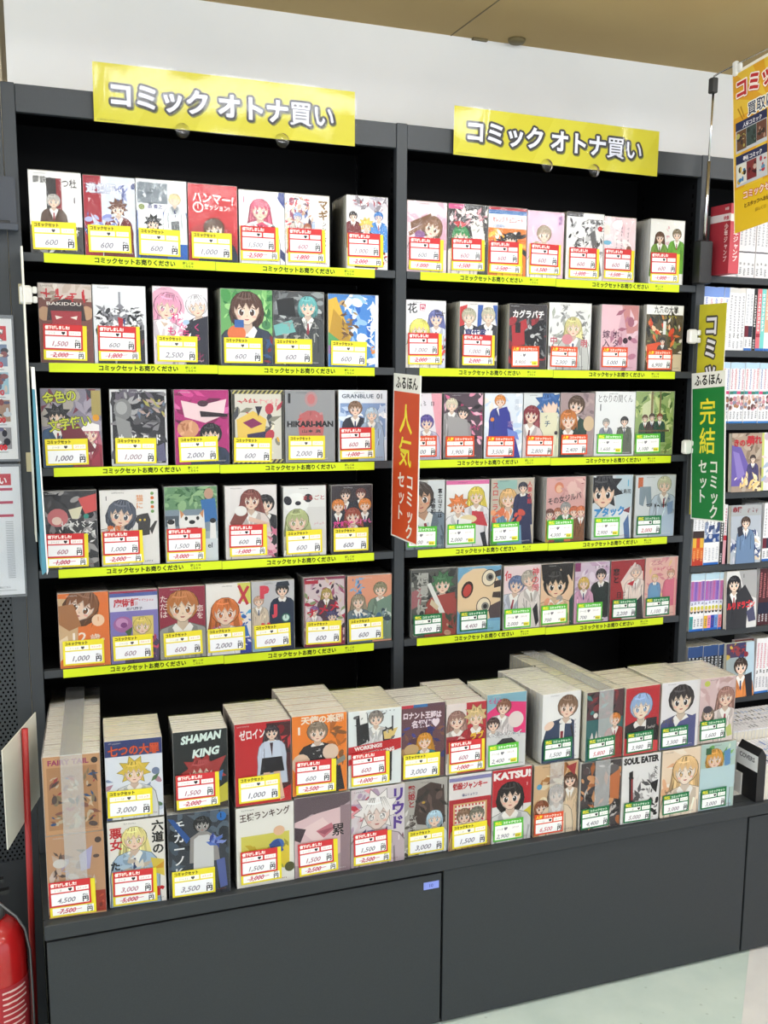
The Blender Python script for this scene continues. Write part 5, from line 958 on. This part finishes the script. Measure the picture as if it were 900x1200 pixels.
def spine_art(kind, t, h, v):
    k = (kind, round(t, 1), h, v)
    if k in _spine: return _spine[k]
    A = Art(t-.4, h-.4, 'eeeef2', .2); w = t-.4; rn = random.Random(len(kind)*31+v)
    def R_(y0, y1, c): A.rect(0, y0*h/100, w, y1*h/100, c)
    def sc(y0, y1, c, sd=1, n=6):
        n = int(n*1.5); dy = rn.uniform(-1.2, 1.2)
        for i in range(n):
            y = y0+(y1-y0)*(i+.5)/n+dy; g = (y1-y0)/n
            for q in range(2): A.rect(w*rn.uniform(.18, .34), (y+g*(q*.42-.34))*h/100, w*rn.uniform(.62, .84), (y+g*(q*.42-.16))*h/100, c)
            xx = w*rn.uniform(.35, .6); A.rect(xx, (y-g*.36)*h/100, xx+w*.13, (y+g*.34)*h/100, c)
    if kind == 'white': sc(52, 94, 'a8acb8'); R_(40, 42, '3a3a44'); sc(20, 24, '4a4a54', n=2); sc(4, 16, '6a6a74', n=3)
    elif kind == 'bluetop': R_(84, 100, '7a98d8'); sc(60, 82, ('4a6ac0', 'c87a88')[v % 2]); sc(20, 55, '8a92a8')
    elif kind == 'greytext': R_(92, 100, 'dcdad6'); sc(30, 88, '8a8a92', n=9); sc(20, 28, '3a3a40', n=2); sc(4, 16, '9a9aa2', n=3)
    elif kind == 'maroon': R_(22, 40, ('6a2030', '2a2a40')[v % 2]); R_(0, 4, '3a70c0'); sc(44, 92, 'a8acb8'); sc(6, 18, '5a5a64', n=3)
    elif kind == 'black': R_(0, 100, '1e1e22'); sc(38, 90, 'e8e8ea', n=8); sc(4, 20, 'c8c8cc', n=3)
    elif kind == 'red': R_(0, 100, 'd8707a'); sc(30, 92, 'f4e4e4', n=7); R_(22, 28, 'a83848'); R_(0, 4, '3a70c0')
    elif kind == 'cyan': R_(0, 100, '78ccc8'); sc(30, 92, 'ecf8f6', n=7); R_(0, 4, '3a70c0')
    elif kind == 'peach': R_(30, 100, 'e8a888'); R_(0, 30, 'eae8ea'); sc(50, 92, 'f6ece4', n=5); R_(0, 4, '3a70c0')
    elif kind == 'pinktext': R_(90, 100, 'b8d4ea'); sc(56, 90, ('c84a58', '5a6aa8', 'b85a78')[v % 3], n=10); R_(48, 53, ('3a8a90', 'c84a78', '3a7a68')[v % 3]); [A.ell(w*rn.uniform(.2, .8), h*rn.uniform(.24, .46), w*.45, h*.035, rn.choice(('a87858', '6a4a48', 'd8b8b0', 'c88a98', '8a8aa0')), 8) for q in range(7)]; sc(7, 20, '7a7a84', n=3); R_(0, 3.5, '3a80c8')
    elif kind == 'orange': R_(0, 46, 'd86a2c'); R_(0, 12, 'b83a28'); R_(30, 46, ('e0b040', 'c84a28')[v % 2]); R_(46, 58, '3a2a2a'); sc(60, 94, 'a0a0aa', n=7); sc(8, 26, 'e8b070', n=4)
    elif kind == 'bluewhite': R_(38, 52, '2a4a8a'); [A.ell(w*rn.random(), h*rn.uniform(.4, .7), w*.5, h*.04, rn.choice(('8a98b8', '3a4a78', 'c8ccd8')), 8) for q in range(6)]; sc(66, 94, '6a6a78', n=6); sc(8, 30, 'b8bcc8', n=4); R_(0, 4, '2a6ac0')
    elif kind == 'pinkcol': R_(0, 40, 'e0a8b4'); sc(46, 94, 'c86a80', n=7); R_(40, 48, 'c83a48')
    elif kind == 'lavender':
        R_(88, 100, 'b8d4e4'); R_(52, 86, ('a878b8', '9a70c0', 'b07ab0')[v % 3]); sc(54, 86, ('c84a78', '5a50a8')[v % 2], n=12); R_(45, 52, 'd8dcf0'); sc(46, 51, '4a4a68', n=1)
        [A.ell(w*.5, h*(.34+.03*q), w*.4, h*.035, ('2a2a30', 'e8c8a8', 'c8c040')[q % 3], 8) for q in range(3)]; R_(4, 26, ('3a9a98', 'e8e8ec', 'e4e6ea', 'e8e4e8', 'e0b030', 'e890b8', '2a3aa8', '6a98d8', 'e08088')[v % 9]); sc(8, 22, '5a5a6a', n=3); R_(0, 4, '2a68c0')
    elif kind == 'darkred': R_(0, 100, '4a2028'); sc(48, 92, 'c8787c', n=8); R_(20, 40, '22223a'); sc(6, 20, 'd8d8e0', n=3)
    elif kind == 'navy': R_(0, 100, '14161e'); R_(80, 100, '2c4a80'); sc(20, 80, 'd8dce4', n=8)
    elif kind == 'whitepink': sc(46, 92, 'd86a88', n=9); sc(36, 44, '2a2a30', n=1); sc(10, 30, '9a9aa8', n=4); R_(0, 4, '3a78c8')
    me = A.mesh('spine_print', M['cover']); _spine[k] = me; return me
_bm = {}
ORD = ['first', 'second', 'third', 'fourth', 'fifth', 'sixth', 'seventh', 'eighth', 'ninth', 'tenth']
def spine_row(z, x, items, row_label, h=174, y=8):
    for kind, n, t, label in items:
        for k in range(n):
            hh = h-(k*7 % 3)*.6; key = (round(t, 1), hh)
            if key not in _bm: _bm[key] = book_mesh(t-.3, hh, 112, 'e4e4e4')
            o = link(bpy.data.objects.new('comic_book', _bm[key])); o.location = (x*MM, (y+(k*5 % 4)*.8)*MM, (z+.4)*MM)
            tag(o, label if n == 1 or n > 10 else label+', '+ORD[k]+' from the left', 'comic book', row_label+', '+kind)
            s = link(bpy.data.objects.new('spine_print', spine_art(kind, t, hh, k)), o); s.location = (0, -.4*MM, .2*MM)
            x += t
    return x
spine_row(Z3[0], 1884, [('white', 18, 15, 'white-spined paperback on the top shelf behind the red divider and banner')], 'top shelf paperbacks at the right edge')
x = spine_row(Z3[1], 1834, [('bluetop', 5, 17.5, 'blue-topped white paperback behind the yellow projecting sign'), ('greytext', 4, 14.5, 'white paperback with grey lettered spine right of blue-topped ones'), ('maroon', 2, 14, 'white paperback with dark picture low on its spine'), ('black', 1, 13, 'black-spined paperback between white and red ones'), ('red', 1, 15, 'coral red paperback beside a turquoise one'), ('cyan', 1, 15, 'turquoise-spined paperback beside a coral red one'), ('peach', 3, 15, 'peach and white paperback at the right frame edge')], 'second shelf paperbacks at the right edge', h=178)
spine_row(Z3[2], 1834, [('pinktext', 22, 13.2, 'white paperback with pink lettering and blue foot behind the green sign')], 'third shelf paperbacks at the right edge', h=178)
spine_row(Z3[3], 1838, [('greytext', 6, 14.5, 'white paperback mostly hidden behind the green sign')], 'fourth shelf paperbacks')
spine_row(Z3[4], 1838, [('orange', 3, 13.5, 'paperback with orange and red lower spine'), ('bluewhite', 4, 14, 'white paperback with blue picture below the green sign'), ('black', 1, 12.5, 'black-spined paperback below the green sign'), ('pinkcol', 1, 11, 'pink-spined paperback below the green sign')], 'fifth shelf paperbacks', h=180)
spine_row(Z3[4], 2093, [('maroon', 3, 14, 'white paperback right of the dark-haired boy covers')], 'fifth shelf paperbacks at the frame edge', h=180)
spine_row(Z3[5], 1840, [('lavender', 9, 13, 'lavender lettered paperback of a matching series')], 'sixth shelf paperbacks', h=178)
spine_row(Z3[5], 2090, [('darkred', 4, 14, 'dark red paperback at the right frame edge')], 'sixth shelf paperbacks at the frame edge', h=180)
spine_row(Z3[6], 1842, [('navy', 10, 14, 'black and blue paperback with white lettering')], 'lowest shelf paperbacks', h=172)
spine_row(Z3[6], 2096, [('whitepink', 5, 13.5, 'white paperback with pink lettering beside orange shirt cover')], 'lowest shelf paperbacks at the frame edge', h=178)
def face_out(x, y, z, w, h, rz, label, bg, ops, t=14):
    b = MB(); b.box(0, w, 0, .8, 0, h, bg); b.box(0, w, t-.8, t, 0, h, bg); b.box(w-.8, w, .8, t-.8, 0, h, bg); b.box(1, w-.8, .8, t-.8, 1.2, h-1.2, 'dcd8c8')
    o = b.build('comic_book', M['paper'], ink=True); o.location = (x*MM, y*MM, z*MM); o.rotation_euler = (math.radians(-3), 0, rz); tag(o, label, 'comic book', 'face-out books in the right bookcase')
    A = Art(w-.4, h-.4, bg, .2); draw(A, ops); A.build('cover_print', o, (.2, -.4, .2), M['cover'])
face_out(1948, -14, Z3[3]+2, 115, 174, .06, 'face-out comic with violet robe and red title on tan ground', 'a89484',
  [N(201,24,'8a7868 b8a898 6a5a50',0,0,100,100,18), P('6a5aa8',0,20,30,24,60,60,40,90,0,90), P('8a7ac0',4,30,24,34,44,70,20,80), F(70,44,9,'3a2a28','4a4470',seed=120), N(202,20,'f0e4d0 f0d8a8 e8c888',10,70,96,98,12), T('晴れ',50,4,24,'b82a34',off=.04), T('きのち',4,10,20,'b82a34',off=.04)])
face_out(2068, 2, Z3[3]+2, 115, 174, 0, 'face-out pale comic with green spine edge at the right frame edge', 'e4e0e4', [R(0,0,8,100,'c8d070'), N(203,30,'c8b8c8 a8b8d0 e8d0d0',8,4,100,96,14)])
face_out(1962, -12, Z3[4]+2, 114, 176, .04, 'face-out comic with dark-haired boy over white and blue clutter', 'b0b8c4',
  [N(204,60,'e8eaf0 ffffff 5a6a98 3a4a78 c8c8d4 d8c8b0',0,40,100,96,13), R(0,0,100,18,'a8acb0'), F(48,30,14,'4a3428','6a84a8',seed=121), P('2e2e3a',20,38,36,34,40,50,24,54), T('赤猫',4,2,15,'8a2a34',off=.04), S(50,4,40,9,'7a2a34',205,3)])
face_out(2030, 14, Z3[4]+2, 114, 178, 0, 'darker face-out comic behind the dark-haired boy cover', '5a5e68', [N(206,50,'3a3e48 7a7e88 8a3a40 a8acb4',0,10,100,96,14), R(0,0,100,16,'a0a4a8'), T('赤',10,2,16,'8a2a34',off=.04)])
face_out(1960, -12, Z3[5]+2, 116, 177, .05, 'face-out comic with black-haired girl and red band title', 'd8d8d8',
  [P('a8a8aa',40,0,100,0,100,50,60,40), P('f0f0f0',0,50,40,40,50,100,0,100), F(24,22,19,'1c1a20','2e2e34','l',seed=122), P('2e2e34',30,40,60,24,90,54,70,60,66,100,20,100,40,70), P('4a4a68',66,72,90,62,98,88,74,90), T('ルリドラゴン',2,54,20,'d8303a',fit=92,off=.05,rot=2), T('1',52,4,14,'2a2a2c'), S(4,66,24,4,'3a3a3a',207,5)])
face_out(2030, 14, Z3[5]+2, 114, 178, 0, 'near-black face-out comic behind the red band title cover', '2e2e30', [N(208,40,'1c1c1e 4a4a4c 6a2a30 8a8a8c',0,0,100,96,14), E(46,20,8,6,'c8c8c8'), R(40,52,100,60,'a82a34')])
face_out(1974, -12, Z3[6]+2, 108, 172, .05, 'face-out comic with brown-haired youth in orange shirt', '9aa8ac',
  [R(0,0,100,26,'4a3a58'), N(209,26,'5a2a38 8a3a40 3a3a68 c8a848',0,0,100,26,12), R(70,0,100,100,'b8d0e0'), F(52,44,22,'3a2a22','e08a48',seed=123), P('24242e',66,60,92,56,96,100,74,100), E(70,22,8,8,'8a2a38'), S(10,6,60,14,'a83a3c',210,3)])
face_out(2022, 12, Z3[6]+2, 72, 174, 0, 'face-out pink and white comic beside the orange shirt cover', 'd8c4d0', [R(0,0,100,30,'7a3a34'), N(211,16,'5a3a30 8a9a48 a84a38',0,2,100,30,12), N(212,20,'e8a8c0 c8a8c0 f0dce4',0,40,100,96,16), E(60,22,9,9,'2a3a68')])
# spine-up paperbacks on the right ledge and the bookend
def spine_up(x0, n, pitch, y0, y1, zt, label, group, cols, depth=112):
    for k in range(n):
        o = empty('comic_book', (x0+k*pitch, y0, zt-depth)); tag(o, label, 'comic book', group); L = y1-y0; t = pitch-.5
        b = MB(); b.box(.5, t-.5, 1, L-1, 0, depth-1.5, 'dcd8cc'); b.box(0, .5, 0, L, 0, depth, 'e8e8ea'); b.box(t-.5, t, 0, L, 0, depth, 'e8e8ea')
        b.add([(0,0,depth-1.5),(t,0,depth-1.5),(t,L,depth-1.5),(0,L,depth-1.5),(1.5,0,depth+1.8),(t-1.5,0,depth+1.8),(t-1.5,L,depth+1.8),(1.5,L,depth+1.8)], [(4,5,6,7),(0,1,5,4),(1,2,6,5),(2,3,7,6),(3,0,4,7)], 'e8e8ee')
        b.build('pages_and_cover', M['paper'], o, ink=True)
        rn = random.Random(k+int(x0)); p = MB()
        for q, c in enumerate(cols): 
            a = L*(.08+q*.84/len(cols)); p.box(t*.28, t*.72, a, a+L*.5/len(cols)*rn.uniform(.6, 1.4), depth+1.9, depth+2.0, rn.choice(c.split()))
        p.build('spine_print', M['cover'], o, ink=True)
spine_up(1868, 24, 13, -345, -170, 552, 'white and blue paperback laid spine up in the front row on the right ledge', 'front row of spine-up paperbacks', ('2a58a8 4a78c8 1c2a58', '5a88d0 e8e8f0 3a5a98', '8aa8d8 2a3a68', '4a6ab8 c8d0e4'), depth=103)
spine_up(1776, 32, 13, -166, 8, 582, 'white paperback laid spine up in the back row on the right ledge', 'back row of spine-up paperbacks', ('e4e4ec 8a8a94', 'b8b8c4 dcdce4', '6a6a78 3a3a48 8a9ac0', 'c8d0e4 4a4a58', '9ab0d8 7a7a84'), depth=133)
r = tag(empty('bookend', (1836, -350, LEDGE+.4)), 'black bookend with white lettered band at the right end of the ledge', 'bookend')
MB().add([(0,0,0),(27,0,0),(27,90,0),(0,90,0),(0,0,132),(27,0,132),(27,90,132),(0,90,132),(13,0,152),(13,90,152)], [(0,3,2,1),(0,1,5,8,4),(1,2,6,9,5)[:4] if 0 else (1,2,6,5),(2,3,7,9,6),(3,0,4,7),(4,8,9,7),(5,6,9,8)]).build('body', M['blackp'], r)
A = Art(90, 46, 'e2e4e6', .3); A.text('COVERS', 10, 24, 18, '5a5c62', .03); A.build('lettered_band', r, (-.5, 90, 86), rz=-math.pi/2)
MB().bev(-5, -.6, 60, 90, 0, 64, 1.5).build('magnet_plate', M['white'], r); MB().bev(-26, -.6, 60, 90, 0, 2, .5).build('magnet_foot', M['white'], r)

bpy.data.objects.remove(_tob); bpy.data.curves.remove(_tcurve)
